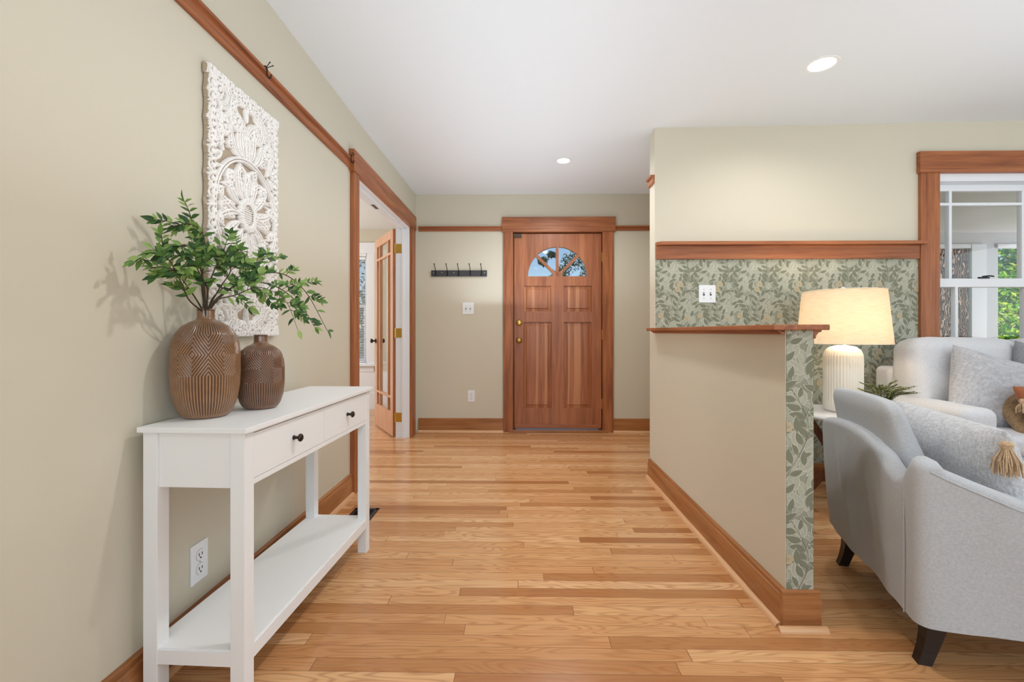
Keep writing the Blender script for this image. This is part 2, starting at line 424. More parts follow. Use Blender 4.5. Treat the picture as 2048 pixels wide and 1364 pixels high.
baseboard('baseboard_partition_end', 'x', XP - .018, PXR + .018, PE, -1, (B_x, S_x), .136, True, .017)
baseboard('baseboard_partition_right', 'y', PE, YD, PXR, 1, (B_y, S_y), .136)
baseboard('baseboard_living', 'x', PXR, 5.9, YD, -1, (B_x, S_x), .14)
baseboard('baseboard_side_room', 'x', -4.15, -1.2, SYB, -1, (M_white, M_white), .24, False)
baseboard('baseboard_rear', 'x', XL, 5.9, -3.14, 1, (B_x, S_x), .14)

# picture rails
def rail(name, axis, a0, a1, pos, out, z1=2.118, h=.056):
    prof = [(0, 0), (.012, 0), (.016, .008), (.016, .014), (.010, .016), (.012, h - .016), (.026, h - .010), (.028, h), (.0, h)]
    pv = []
    for a in (a0, a1):
        for (t, z) in prof:
            q = pos + out * t; zz = z1 - h + z
            pv.append((a, q, zz) if axis == 'x' else (q, a, zz))
    n = len(prof); fs = [(i, (i + 1) % n, n + (i + 1) % n, n + i) for i in range(n)] + [tuple(range(n)), tuple(range(n, 2 * n))]
    return mesh(name, pv, fs, W_x if axis == 'x' else W_y, kind='structure')
rail('trim_1', 'y', -3.1, 2.845, XL, 1, 2.118, .058)
rail('trim_2', 'x', XL + .03, -.178, YB, -1, 2.116, .048)
rail('trim_3', 'x', .982, 1.74, YB, -1, 2.116, .048)
rail('trim_4', 'y', YD + .004, YD + .12, XP, -1, 2.106, .056)

# door casings
def casing(name, parts, m=None):
    o = bpy.data.objects.new(name, None); C.objects.link(o); o['kind'] = 'structure'
    for nm, bx, mm in parts: G().box(*bx, bev=.002).obj(nm, mm, o)
    return o
casing('trim_5', [('side_casing', (XL, XL + .03, 2.862, 2.95, 0, 2.045), W_z), ('side_casing', (XL, XL + .03, 4.41, 4.552, 0, 2.045), W_z),
                  ('head_casing', (XL, XL + .036, 2.84, 4.565, 2.045, 2.182), W_y)])
casing('trim_6', [('side_casing', (-.164, -.068, YB - .024, YB, 0, 2.056), W_z), ('side_casing', (.856, .962, YB - .024, YB, 0, 2.056), W_z),
                  ('head_casing', (-.179, .984, YB - .032, YB, 2.056, 2.208), W_x)])
# white jamb lining of the wide doorway with stop and ball-catch plate
jm = bpy.data.objects.new('trim_7', None); C.objects.link(jm); jm['kind'] = 'structure'
gg = G().box(-1.203, XL + .004, OY1 - .004, OY1 + .012, 0, OZ).box(-1.14, -1.115, OY1 - .016, OY1, 0, OZ); gg.obj('side_jamb', M_white, jm)
gg = G().box(-1.203, XL + .004, OY0 - .012, OY0 + .004, 0, OZ).box(-1.14, -1.115, OY0, OY0 + .016, 0, OZ); gg.obj('side_jamb', M_white, jm)
gg = G().box(-1.203, XL + .004, OY0, OY1, OZ - .018, OZ).box(-1.14, -1.115, OY0, OY1, OZ - .03, OZ - .01); gg.obj('head_jamb', M_white, jm)
G().box(-1.18, -1.155, 3.60, 3.72, OZ - .021, OZ - .0185).obj('catch_plate', M_bronze, jm)
casing('trim_8', [('side_casing', (-2.03, -1.925, SYB - .024, SYB, .6, 2.08), M_white), ('side_casing', (-2.885, -2.78, SYB - .024, SYB, .6, 2.08), M_white),
                  ('head_casing', (-2.9, -1.91, SYB - .03, SYB, 2.077, 2.217), M_white), ('stool', (-2.92, -1.89, SYB - .06, SYB, .575, .605), M_white),
                  ('apron', (-2.87, -1.935, SYB - .02, SYB, .50, .575), M_white)])
# exterior-side jamb of the front door
gg = G().box(DX0 - .012, DX0 + .004, YB - .01, YB + .13, 0, DZ).box(DX1 - .004, DX1 + .012, YB - .01, YB + .13, 0, DZ).box(DX0, DX1, YB - .01, YB + .13, DZ - .004, DZ + .012)
gg.box(DX0, DX0 + .03, YB + .058, YB + .09, 0, DZ).box(DX1 - .03, DX1, YB + .058, YB + .09, 0, DZ).box(DX0, DX1, YB + .058, YB + .09, DZ - .03, DZ)
struct(gg, 'trim_9', W_z)
struct(G().box(-.11, .905, YB - .045, YB + .13, 0, .022, .004), 'trim_10', B_x)

# ------------------------------------------------------------------ front door
def arc(cx, cz, r, a0, a1, n=24): return [(cx + r * math.cos(a0 + (a1 - a0) * k / n), cz + r * math.sin(a0 + (a1 - a0) * k / n)) for k in range(n + 1)]
fd = bpy.data.objects.new('door_1', None); C.objects.link(fd); fd.location = (.395, YB + .03, 0); fd['kind'] = 'structure'
LX0, LX1, LZ0, LZ1 = -.053, .845, .034, 2.046
FCX, FCZ, FR = .3925, 1.605, .303
fan = arc(FCX, FCZ, FR, 0, PI, 36)
pan = [(.045, .326, 1.240, 1.505), (.462, .742, 1.240, 1.505), (.045, .331, .243, 1.130), (.462, .742, .243, 1.130)]
v, f = plate(rect(LX0, LX1, LZ0, LZ1), [fan[::-1]] + [rect(*p)[::-1] for p in pan], .044, .002)
mesh('door_leaf', [(p[0], YB + .034 + p[2], p[1]) for p in v], f, D_z, fd)
def fpanel(x0, x1, z0, z1, y, m, parent, t=.03):
    # raised panel with bevelled border, plus a strip of paler fir
    yy = y; g = G()
    bw = .035
    v = [(x0, yy, z0), (x1, yy, z0), (x1, yy, z1), (x0, yy, z1), (x0 + bw, yy - .010, z0 + bw), (x1 - bw, yy - .010, z0 + bw), (x1 - bw, yy - .010, z1 - bw), (x0 + bw, yy - .010, z1 - bw)]
    e = .006
    v += [(x0 + bw - e, yy - .003, z0 + bw - e), (x1 - bw + e, yy - .003, z0 + bw - e), (x1 - bw + e, yy - .003, z1 - bw + e), (x0 + bw - e, yy - .003, z1 - bw + e)]
    f = [(4, 5, 6, 7)]
    for i in range(4):
        j = (i + 1) % 4; f.append((i, j, 8 + j, 8 + i)); f.append((8 + i, 8 + j, 4 + j, 4 + i))
    g.add(v, f); g.box(x0, x1, yy, yy + .012, z0, z1)
    return g.obj('panel', m, parent)
def streak_mat(name, at, w):
    m = wood(name, 'z', *DOO, rough=.34, scale=.7); b = NB(m); x, y, z = b.sep(b.coord())
    old = b.p.inputs['Base Color'].links[0].from_socket
    wv = b.m('ADD', b.m('SUBTRACT', x, at), b.m('MULTIPLY', b.m('SUBTRACT', b.noise(b.mp(b.coord(), (1, 1, 1.0)), 1.2, 1), .5), .035))
    k = b.m('LESS_THAN', b.m('ABSOLUTE', wv), w)
    k2 = b.m('LESS_THAN', b.m('ABSOLUTE', b.m('ADD', wv, .09)), .012)
    b.col(b.mix(b.m('MULTIPLY', b.m('MAXIMUM', k, k2), .5), old, (206, 150, 110))); return m
D_p = [streak_mat('fir_panel_streak', a, w) for a, w in ((.14, .014), (.60, .018), (.27, .012), (.60, .036))]
for p, mm in zip(pan, D_p): fpanel(*p, YB + .030, mm, fd)
mu = G()
for a in (PI / 4, PI / 2, 3 * PI / 4):
    M = T(FCX, YB + .034, FCZ) @ R(-(a - PI / 2), 'Y')
    bm = bmesh.new(); bmesh.ops.create_cube(bm, size=1)
    for q in bm.verts: q.co = Vector((q.co.x * .028, q.co.y * .04, (q.co.z + .5) * (FR + .004)))
    mu.frombm(bm, 0, M)
hub = arc(FCX, FCZ - .002, .052, 0, PI, 16); v, f = plate(hub, [], .04); mu.add([(p[0], YB + .034 + p[2], p[1]) for p in v], f)
mu.obj('muntin', D_z, fd)
v, f = plate(fan, [], .004); mesh('glass_pane', [(p[0], YB + .040 + p[2], p[1]) for p in v], f, M_glass, fd)
G().box(LX0 + .005, LX1 - .005, YB - .002, YB + .014, .036, .075, .004).obj('door_sweep', D_x, fd)
def lathe_y(prof, x, z, y0, sgn=-1, n=24):
    g = G(); M = T(x, y0, z) @ R(PI / 2 if sgn < 0 else -PI / 2, 'X'); g.lathe(prof, n=n, M=M); return g
kn = lathe_y([(.0, .0), (.032, 0), (.033, .004), (.026, .009), (.013, .012), (.011, .028), (.02, .034), (.026, .044), (.024, .054), (.012, .06), (0, .061)], -.003, .942, YB + .012).obj('door_knob', M_gold, fd, smooth=True)
db = lathe_y([(0, 0), (.031, 0), (.032, .005), (.026, .010), (.020, .014), (0, .015)], -.003, 1.124, YB + .012).obj('deadbolt', M_gold, fd, smooth=True)
G().box(-.007, .001, YB - .025, YB - .002, 1.110, 1.138, .002).obj('thumb_turn', M_gold, db)
for z in (1.80, .98 + .02, .29):
    g = G().box(.845, .857, YB - .003, YB + .012, z - .048, z + .048, .002); g.lathe([(.0055, -.05), (.0055, .05)], (.851, YB - .004, z), 10); g.obj('hinge', M_gold, fd)
G().box(-.058, .022, YB - .014, YB + .013, 2.005, 2.042, .003).obj('closer_block', mat('dark_brown_block', (70, 50, 36), .5), fd)

# ------------------------------------------------------------------ french door leaf in side room
fr = bpy.data.objects.new('door_2', None); C.objects.link(fr); fr['kind'] = 'structure'
fr.location = (-1.212, 4.405, .012); fr.rotation_euler = (0, 0, math.atan2(.66, -.40))
LW, LH = .72, 2.02
st, tr, br_, mn = .095, .085, .235, .024
xi0, xi1, zi0, zi1 = st, LW - st, br_, LH - tr
cx_ = [xi0, xi0 + .10, xi1 - .10, xi1]; cz_ = [zi0, zi0 + .14, zi1 - .14, zi1]
holes = []
for i in range(3):
    for j in range(3):
        holes.append(rect(cx_[i] + (mn / 2 if i else 0), cx_[i + 1] - (mn / 2 if i < 2 else 0), cz_[j] + (mn / 2 if j else 0), cz_[j + 1] - (mn / 2 if j < 2 else 0)))
v, f = plate(rect(0, LW, 0, LH), [h[::-1] for h in holes], .036, .004)
mesh('door_leaf', [(p[0], p[2], p[1]) for p in v], f, F_z, fr, world=False)
G().box(xi0, xi1, -.002, .002, zi0, zi1).obj('glass_pane', M_glass, fr, world=False)
for s in (-1, 1):
    g = G(); g.lathe([(0, 0), (.026, 0), (.026, .004), (.01, .008), (.009, .03), (.02, .036), (.026, .046), (.018, .058), (0, .06)], n=20, M=T(LW - .05, s * .018, .92) @ R(-s * PI / 2, 'X'))
    g.obj('door_knob', M_bronze, fr, world=False, smooth=True)
G().box(-.0015, .001, -.018, .018, .0, LH).obj('hinge_stile_edge', W_z, fr, world=False)
for z in (1.84, 1.02, .20):
    hg = G(); z += 0
    hg.box(-1.205, -1.13, OY1 - .009, OY1 - .0045, z - .045, z + .045, .0015)
    hg.tube([(-1.207, OY1 - .010, z - .05), (-1.207, OY1 - .010, z + .05)], .007, 10)
    hg.obj('hinge', M_gold, fr)

# ------------------------------------------------------------------ windows
def sash(name, x0, x1, z0, z1, y, st, top, bot, vs, hs, parent, mw=.02):
    xs = [x0 + st] + [q for m_ in vs for q in (m_ - mw / 2, m_ + mw / 2)] + [x1 - st]
    zs = [z0 + bot] + [q for m_ in hs for q in (m_ - mw / 2, m_ + mw / 2)] + [z1 - top]
    hl = [rect(xs[2 * i], xs[2 * i + 1], zs[2 * j], zs[2 * j + 1])[::-1] for i in range(len(xs) // 2) for j in range(len(zs) // 2)]
    v, f = plate(rect(x0, x1, z0, z1), hl, .035, .003)
    o = mesh(name, [(p[0], y + p[2], p[1]) for p in v], f, M_white, parent)
    G().box(x0 + st, x1 - st, y - .002, y + .002, z0 + bot, z1 - top).obj('glass_pane', M_glass, o)
    return o
w1 = bpy.data.objects.new('window_1', None); C.objects.link(w1); w1['kind'] = 'structure'; w1.location = (3.2, YD + .06, WZ0)
g = G(); g.box(WX0, WX0 + .012, YD, YD + .12, WZ0, WZ1).box(WX1 - .012, WX1, YD, YD + .12, WZ0, WZ1).box(WX0, WX1, YD, YD + .12, WZ1 - .05, WZ1).box(WX0, WX1, YD, YD + .12, WZ0, WZ0 + .03)
g.obj('window_frame', M_white, w1)
sash('upper_sash', WX0 + .012, WX1 - .012, 1.345, 2.05, YD + .09, .045, .045, .055, [2.985, 3.48], [1.915], w1)
lo_ = sash('lower_sash', WX0 + .012, WX1 - .012, .65, 1.395, YD + .045, .035, .06, .06, [2.985, 3.45], [], w1)
g = G().box(3.135, 3.20, YD + .02, YD + .04, 1.395, 1.405, .002); g.tube([(3.16, YD + .03, 1.408), (3.20, YD + .025, 1.412), (3.225, YD + .02, 1.408)], .005, 8); g.obj('sash_lock', M_black, lo_)
casing('trim_11', [('side_casing', (2.70, 2.826, YD - .024, YD, .60, 2.10), W_z), ('side_casing', (3.60, 3.73, YD - .024, YD, .60, 2.10), W_z),
                   ('head_casing', (2.688, 3.745, YD - .032, YD, 2.10, 2.243), W_x), ('stool', (2.66, 3.77, YD - .06, YD, .58, .61), W_x), ('apron', (2.70, 3.73, YD - .02, YD, .49, .58), W_x)])
w2 = bpy.data.objects.new('window_2', None); C.objects.link(w2); w2['kind'] = 'structure'; w2.location = (-2.4, SYB + .06, .6)
g = G(); g.box(-2.78, -2.765, SYB, SYB + .1, .6, 2.077).box(-2.045, -2.03, SYB, SYB + .1, .6, 2.077).box(-2.78, -2.03, SYB, SYB + .1, 2.04, 2.077).box(-2.78, -2.03, SYB, SYB + .1, .6, .62)
g.obj('window_frame', M_white, w2)
sash('upper_sash', -2.765, -2.045, 1.36, 2.04, SYB + .085, .04, .04, .04, [], [], w2)
sash('lower_sash', -2.765, -2.045, .62, 1.40, SYB + .045, .04, .04, .05, [], [], w2)
bl = thing('window_blind', 'white slatted horizontal blind hanging in the side room window', 'blind', (-2.4, SYB + .01, 2.0))
g = G()
for k in range(62):
    z = .66 + k * .0215
    bm = bmesh.new(); bmesh.ops.create_cube(bm, size=1)
    for q in bm.verts: q.co = Vector((q.co.x * .69, q.co.y * .02, q.co.z * .0012))
    g.frombm(bm, 0, T(-2.405, SYB + .012, z) @ R(.5, 'X'))
g.obj('slats', M_white, bl); G().box(-2.755, -2.055, SYB - .006, SYB + .024, 1.995, 2.03, .003).obj('headrail', M_white, bl)
G().box(-2.75, -2.06, SYB, SYB + .02, .63, .645, .002).obj('bottom_rail', M_white, bl)

struct(G().box(-4.1, -1.2, SYB - .012, SYB, .24, .50), 'trim_14', M_white)

# ------------------------------------------------------------------ plate rail, wallpaper, partition cap
g = G().box(.930, 2.70, YD - .018, YD, 1.525, 1.616, .002)
pl = struct(g, 'trim_12', W_x)
v = [(.930, YD, 1.616), (.930, YD - .03, 1.616), (.955, YD - .062, 1.616), (2.716, YD - .062, 1.616), (2.716, YD, 1.616)]
v2 = [(a, b2, 1.638) for a, b2, c in v]; n = 5
mesh('rail_shelf', v + v2, [tuple(range(5))[::-1], tuple(range(5, 10))] + [(i, (i + 1) % 5, 5 + (i + 1) % 5, 5 + i) for i in range(5)], W_x, pl)
g = G().box(XP - .016, XP, PE, YD, 1.022, 1.037, .003).box(PXR, PXR + .018, PE, YD, 1.022, 1.037, .003)
g.box(XP - .026, XP, PE, YD, 1.030, 1.037, .001)
cap = struct(g, 'trim_13', W_y)
G().box(XP - .058, PXR + .035, PE - .035, YD, 1.037, 1.056, .003).obj('cap_board', W_y, cap)
# small cove bracket at the end right corner
pr = [(0, 0), (.028, 0), (.026, -.006), (.014, -.010), (.008, -.02), (.006, -.03), (0, -.03)]
v = [(PXR + a, PE - .004, 1.037 + b2) for a, b2 in pr] + [(PXR + a, YD, 1.037 + b2) for a, b2 in pr]
n = len(pr); mesh('cove_moulding', v, [tuple(range(n)), tuple(range(n, 2 * n))] + [(i, (i + 1) % n, n + (i + 1) % n, n + i) for i in range(n)], W_y, cap)

def clip(poly, x0, x1, y0, y1):
    for ax, lim, sg in ((0, x0, 1), (0, x1, -1), (1, y0, 1), (1, y1, -1)):
        out = []
        for i in range(len(poly)):
            a, b2 = poly[i - 1], poly[i]; ia = sg * (a[ax] - lim) >= 0; ib = sg * (b2[ax] - lim) >= 0
            if ia != ib:
                t = (lim - a[ax]) / (b2[ax] - a[ax]); out.append((a[0] + t * (b2[0] - a[0]), a[1] + t * (b2[1] - a[1])))
            if ib: out.append(b2)
        poly = out
        if len(poly) < 3: return None
    return poly
TW, TH = .268, .46
def leafpoly(x, y, L, w, a, bend=0, n=7):
    c, s = math.cos(a), math.sin(a); pts = []
    for sd_ in (1, -1):
        rng = range(0, n + 1) if sd_ > 0 else range(n - 1, 0, -1)
        for k in rng:
            t = k / n; u = t * L; q = sd_ * w / 2 * math.sin(PI * t ** .8) ** .9 + bend * L * math.sin(PI * t) * .5
            pts.append((x + c * u - s * q, y + s * u + c * q))
    return pts
def ribbon(pts, w):
    out = []
    for i in range(len(pts) - 1):
        (ax, ay), (bx, by) = pts[i], pts[i + 1]; dx, dy = bx - ax, by - ay; L = math.hypot(dx, dy) or 1; nx_, ny_ = -dy / L * w / 2, dx / L * w / 2
        out.append([(ax + nx_, ay + ny_), (ax - nx_, ay - ny_), (bx - nx_ + dx * .1, by - ny_ + dy * .1), (bx + nx_ + dx * .1, by + ny_ + dy * .1)])
    return out
def tile_items():
    rs = random.Random(11); it = []
    # large acanthus-like pale leaves with cream edges
    for k in range(84):
        x, y = rs.random() * TW, rs.random() * TH; L = rs.uniform(.06, .105); w = L * rs.uniform(.34, .5); a = rs.choice([1.2, 1.9, .6, 2.5, 1.57, .2, 2.9]) + rs.uniform(-.3, .3); bd = rs.uniform(-.25, .25)
        it.append((1, leafpoly(x, y, L + .004, w + .0035, a, bd))); it.append((2 if k % 3 else 7, leafpoly(x + .002 * math.cos(a), y + .002 * math.sin(a), L, w, a, bd)))
        # midrib + side veins
        c, s = math.cos(a), math.sin(a); mid = [(x + c * t * L - s * bd * L * math.sin(PI * t) * .5, y + s * t * L + c * bd * L * math.sin(PI * t) * .5) for t in (0, .25, .5, .75, .95)]
        for r in ribbon(mid, .0012): it.append((1, r))
        for t in (.3, .5, .7):
            px, py = x + c * t * L, y + s * t * L
            for sg in (-1, 1): it.append((1, ribbon([(px, py), (px + math.cos(a + sg * .7) * w * .4, py + math.sin(a + sg * .7) * w * .4)], .0009)[0]))
    # meandering stems with darker leaves in pairs
    for x0, ph, amp in ((.06, 0, .045), (.19, 2.4, .04)):
        P = [(x0 + amp * math.sin(2 * PI * t + ph), t * TH) for t in [k / 28 for k in range(29)]]
        for r in ribbon(P, .0026): it.append((3, r))
        for k in range(1, 28, 2):
            (ax, ay), (bx, by) = P[k], P[k + 1]; d = math.atan2(by - ay, bx - ax); sg = 1 if (k // 2) % 2 else -1
            for q in ((sg * .75), (-sg * 1.0)) if k % 4 == 1 else ((sg * .8),):
                L = rs.uniform(.040, .060)
                sx, sy = ax + math.cos(d + q) * .008, ay + math.sin(d + q) * .008
                for r in ribbon([(ax, ay), (sx, sy)], .0016): it.append((3, r))
                it.append((1, leafpoly(sx - .001, sy, L + .003, L * .42 + .002, d + q, .12 * sg)))
                it.append((4, leafpoly(sx, sy, L, L * .42, d + q, .12 * sg)))
                it.append((3, ribbon([(sx, sy), (sx + math.cos(d + q) * L * .85, sy + math.sin(d + q) * L * .85)], .0008)[0]))
    for k in range(26):
        x, y = rs.random() * TW, rs.random() * TH; L = rs.uniform(.04, .062); a = rs.uniform(.3, 2.9); w = L * rs.uniform(.36, .46); bd = rs.uniform(-.2, .2)
        it.append((1, leafpoly(x - .001, y, L + .003, w + .002, a, bd))); it.append((4, leafpoly(x, y, L, w, a, bd)))
        it.append((3, ribbon([(x, y), (x + math.cos(a) * L * .85, y + math.sin(a) * L * .85)], .0008)[0]))
    for x, y in ((.035, .12), (.170, .335), (.150, .30), (.215, .10)):
        for k in range(6):
            a = k * PI / 3; it.append((5, [(x + .012 * math.cos(a) + .008 * math.cos(b2), y + .012 * math.sin(a) + .008 * math.sin(b2)) for b2 in [j * PI / 4 for j in range(8)]]))
        it.append((6, [(x + .006 * math.cos(b2), y + .006 * math.sin(b2)) for b2 in [j * PI / 4 for j in range(8)]]))
        for k in range(5):
            a = k * 2 * PI / 5 + .3; it.append((6, ribbon([(x, y), (x + .014 * math.cos(a), y + .014 * math.sin(a))], .001)[0]))
    return it
WPC = [(152, 153, 137), (206, 204, 190), (174, 175, 159), (138, 137, 120), (128, 131, 112), (190, 177, 148), (174, 160, 132), (163, 165, 149)]
WPM = [mat('wallpaper_tone', c, .8, spec=.2) for c in WPC]
ITEMS = tile_items()
def wallpaper(parent, x0, x1, z0, z1, place, ox=0, oz=0):
    V = []; F = []; I = []
    def put(poly, off, mi):
        n = len(V); V.extend(place(px, pz, off) for px, pz in poly); F.append(tuple(range(n, n + len(poly)))); I.append(mi)
    put(rect(x0, x1, z0, z1), .0004, 0)
    for i in range(int((x0 - ox) // TW) - 1, int((x1 - ox) // TW) + 2):
        for j in range(int((z0 - oz) // TH) - 1, int((z1 - oz) // TH) + 2):
            for k, (mi, poly) in enumerate(ITEMS):
                q = clip([(p[0] + ox + i * TW, p[1] + oz + j * TH) for p in poly], x0, x1, z0, z1)
                if q: put(q, .0005 + k * 1.6e-6, mi)
    return mesh('wallpaper', V, F, WPM, parent, idx=I)
wallpaper(w_liv, XP + .004, 2.70, .14, 1.525, lambda a, z, o: (a, YD - o, z), .93, .10)
pw = [o for o in C.objects if o.name == 'wall_partition'][0]
wallpaper(pw, XP + .003, PXR, .136, 1.037, lambda a, z, o: (a, PE - o, z), .90, .12)
wallpaper(pw, PE, YD, .136, 1.022, lambda a, z, o: (PXR + o, a, z), .1, .1)

# ------------------------------------------------------------------ switches, outlets
def switch_plate(loc, rz, label):
    t = thing('light_switch', label, 'light switch', loc, rz, 'double light switches')
    G().box(-.057, .057, -.006, 0, -.06, .06, .0025).obj('cover_plate', M_plate, t, world=False)
    for x in (-.023, .023):
        G().box(x - .005, x + .005, -.008, -.004, -.012, .012).obj('toggle_slot', M_slot, t, world=False)
        G().box(x - .0035, x + .0035, -.018, -.006, 0, .009, .001).obj('toggle', M_plate, t, world=False)
        for z in (-.03, .03):
            g = G(); g.lathe([(0, 0), (.0035, 0), (.003, .0015), (0, .002)], n=10, M=T(x, -.006, z) @ R(PI / 2, 'X')); g.obj('screw', M_screw, t, world=False)
def outlet(loc, rz, label, sc=1.0):
    t = thing('electrical_outlet', label, 'outlet', loc, rz, 'wall outlets')
    G().box(-.036 * sc, .036 * sc, -.006, 0, -.059 * sc, .059 * sc, .0025).obj('cover_plate', M_plate, t, world=False)
    for z in (-.021, .021):
        z *= sc; o = None
        g = G(); g.lathe([(.0, 0), (.017 * sc, 0), (.0165 * sc, .0025), (0, .0026)], n=20, M=T(0, -.0055, z) @ R(PI / 2, 'X')); o = g.obj('receptacle', M_plate, t, world=False)
        g = G().box(-.008, -.006, -.0095, -.0075, z - .002, z + .008).box(.006, .008, -.0095, -.0075, z - .002, z + .007)
        g.lathe([(0, 0), (.0028, 0), (.0028, .002), (0, .002)], n=8, M=T(0, -.0078, z - .009) @ R(PI / 2, 'X')); g.obj('slots', M_slot, o, world=False)
        g = G(); a = [(.0172 * sc * math.cos(q), .0172 * sc * math.sin(q)) for q in [k * PI / 12 for k in range(25)]]
        g.tube([(p[0], -.0062, z + p[1]) for p in a], .0006, 4); g.obj('rim', M_screw, o, world=False)
    g = G(); g.lathe([(0, 0), (.003, 0), (0, .002)], n=8, M=T(0, -.006, 0) @ R(PI / 2, 'X')); g.obj('screw', M_screw, t, world=False)
switch_plate((-.529, YB, 1.272), 0, 'white double light switch on foyer wall below the coat rack')
switch_plate((1.279, YD - .002, 1.289), 0, 'white double light switch on the leaf wallpaper under the plate rail')
outlet((-.497, YB, .368), 0, 'white outlet low on foyer wall left of the front door')
outlet((XL, 1.502, .264), PI / 2, 'white outlet low on left wall seen through console table', 1.1)
outlet((-2.0, SYB, .37), 0, 'white outlet under the window of the side room')

# ------------------------------------------------------------------ coat rack
t = thing('coat_rack', 'charcoal board with five black hooks on the foyer wall', 'coat rack', (-.62, YB, 1.634))
G().box(-.909, -.334, YB - .018, YB, 1.602, 1.664, .002).obj('board', M_rack, t)
for x in (-.862, -.741, -.624, -.505, -.388):
    z0 = 1.618
    g = G(); g.tube(spline([(x, YB - .018, z0 + .03), (x, YB - .03, z0 + .05), (x - .004, YB - .062, z0 + .085), (x - .006, YB - .070, z0 + .104)], 5), .0035, 8)
    g.lathe([(0, -.007), (.006, -.004), (.007, 0), (.005, .005), (0, .007)], (x - .006, YB - .07, z0 + .104), 10)
    g.tube(spline([(x, YB - .018, z0 + .008), (x, YB - .035, z0 - .012), (x, YB - .046, z0 - .002), (x, YB - .047, z0 + .008)], 5), .0033, 8)
    g.box(x - .007, x + .007, YB - .022, YB - .017, z0 - .012, z0 + .044, .001)
    g.obj('hook', M_black, t, smooth=False)
for x in (-.885, -.800, -.676, -.358):
    g = G(); g.lathe([(0, 0), (.005, 0), (.004, .002), (0, .0025)], n=10, M=T(x, YB - .018, 1.640) @ R(PI / 2, 'X')); g.obj('screw', M_chrome, t)

# picture rail hooks
def phook(y, label):
    t = thing('picture_hook', label, 'picture hook', (XL + .03, y, 2.09), 0, 'picture rail hooks')
    X = XL + .028
    g = G(); g.tube(spline([(X - .022, y, 2.121), (X - .004, y, 2.127), (X + .004, y, 2.112), (X + .003, y, 2.088), (X + .016, y, 2.076), (X + .022, y, 2.092)], 6), .003, 6); g.obj('hook', M_bronze, t)
    for s in (-1, 1):
        g = G(); g.tube([(X - .003, y, 2.118), (X + .022, y + .012 * s, 2.135)], .0016, 6); g.lathe([(0, -.004), (.0035, 0), (0, .004)], (X + .022, y + .012 * s, 2.135), 8); g.obj('nail', M_black, t)
phook(1.86, 'small bronze picture hook on rail above the carved panel')
phook(2.80, 'small bronze picture hook on rail beside the doorway casing')

# ------------------------------------------------------------------ ceiling lights
M_led = bpy.data.materials.new('led_diffuser'); M_led.use_nodes = True
p = M_led.node_tree.nodes['Principled BSDF']; p.inputs['Emission Color'].default_value = (1, .98, .94, 1); p.inputs['Emission Strength'].default_value = 6
M_trim = mat('downlight_trim', (235, 235, 233), .4)
def downlight(x, y, label, e=26, r=.078, grp=None):
    z = ceil_z(x, y); t = thing('recessed_light', label, 'ceiling light', (x, y, z), 0, 'recessed ceiling lights')
    g = G(); g.lathe([(r * .80, .0), (r * .80, -.002), (r, -.004), (r + .006, -.001), (r + .006, 0)], (x, y, z), 40); g.obj('trim_ring', M_trim, t, smooth=False)
    g = G(); g.lathe([(0, -.003), (r * .80, -.003), (r * .80, -.001), (0, -.001)], (x, y, z), 40); g.obj('diffuser', M_led, t)
    l = lamp('downlight_lamp', 'SPOT', (x, y, z - .012), e, (1, .985, .96), (0, 0, 0), spot_size=math.radians(165), spot_blend=.6, shadow_soft_size=.04)
    l.parent = t; l.matrix_parent_inverse = wmat(t).inverted()
downlight(1.590, 2.418, 'round white recessed ceiling light above the living room half wall', 26)
downlight(.363, 3.749, 'round white recessed ceiling light nearer the front door', 62, .062)
downlight(.45, 1.55, 'round white recessed ceiling light overhead in the hallway', 62)
downlight(.36, -.6, 'round white recessed ceiling light behind the viewer in the hallway', 20)
downlight(3.2, .6, 'round white recessed ceiling light over the living room seating', 26)

# ------------------------------------------------------------------ console table
ca = math.atan2(.036, .94)
ct = thing('console_table', 'narrow white console table with two drawers and lower shelf against left wall', 'table', (-1.037, 1.237, 0), -ca)
CL, CD = .925, .290   # local: y along wall, x outwards
def ctp(name, bx, m=M_cwhite, bev=.0015, par=None): return G().box(*bx, bev=bev).obj(name, m, par or ct, world=False)
lw = .041
ctp('table_top', (-.008, CD + .012, -.012, CL + .012, .755, .770), bev=.002)
for x in (0, CD - lw):
    for y in (0, CL - lw): ctp('leg', (x, x + lw, y, y + lw, 0, .755))
ctp('side_apron', (lw, CD - lw, .006, .022, .602, .755)); ctp('side_apron', (lw, CD - lw, CL - .022, CL - .006, .602, .755))
ctp('back_apron', (.004, .02, lw, CL - lw, .602, .755))
ctp('front_rail', (CD - .022, CD - .002, lw, CL - lw, .602, .618)); ctp('front_rail', (CD - .022, CD - .002, lw, CL - lw, .748, .755))
mid = CL / 2
for y0, y1 in ((lw + .001, mid - .001), (mid + .001, CL - lw - .001)):
    d = ctp('drawer', (CD - .02, CD - .001, y0, y1, .6195, .7465), bev=.001)
    g = G(); g.lathe([(0, 0), (.008, 0), (.006, .004), (.0045, .012), (.007, .017), (.0125, .020), (.013, .025), (.009, .029), (0, .030)], n=20, M=T(CD - .001, (y0 + y1) / 2, .685) @ R(PI / 2, 'Y'))
    g.obj('knob', M_bronze, d, world=False, smooth=True)
ctp('shelf', (.004, CD - .004, .004, CL - .004, .148, .160)); g = G().box(.002, CD - .002, .001, .014, .116, .155).box(.002, CD - .002, CL - .014, CL - .001, .116, .155).box(.002, .014, .014, CL - .014, .116, .155).box(CD - .014, CD - .001, .014, CL - .014, .116, .155)
g.obj('shelf_frame', M_cwhite, ct, world=False)

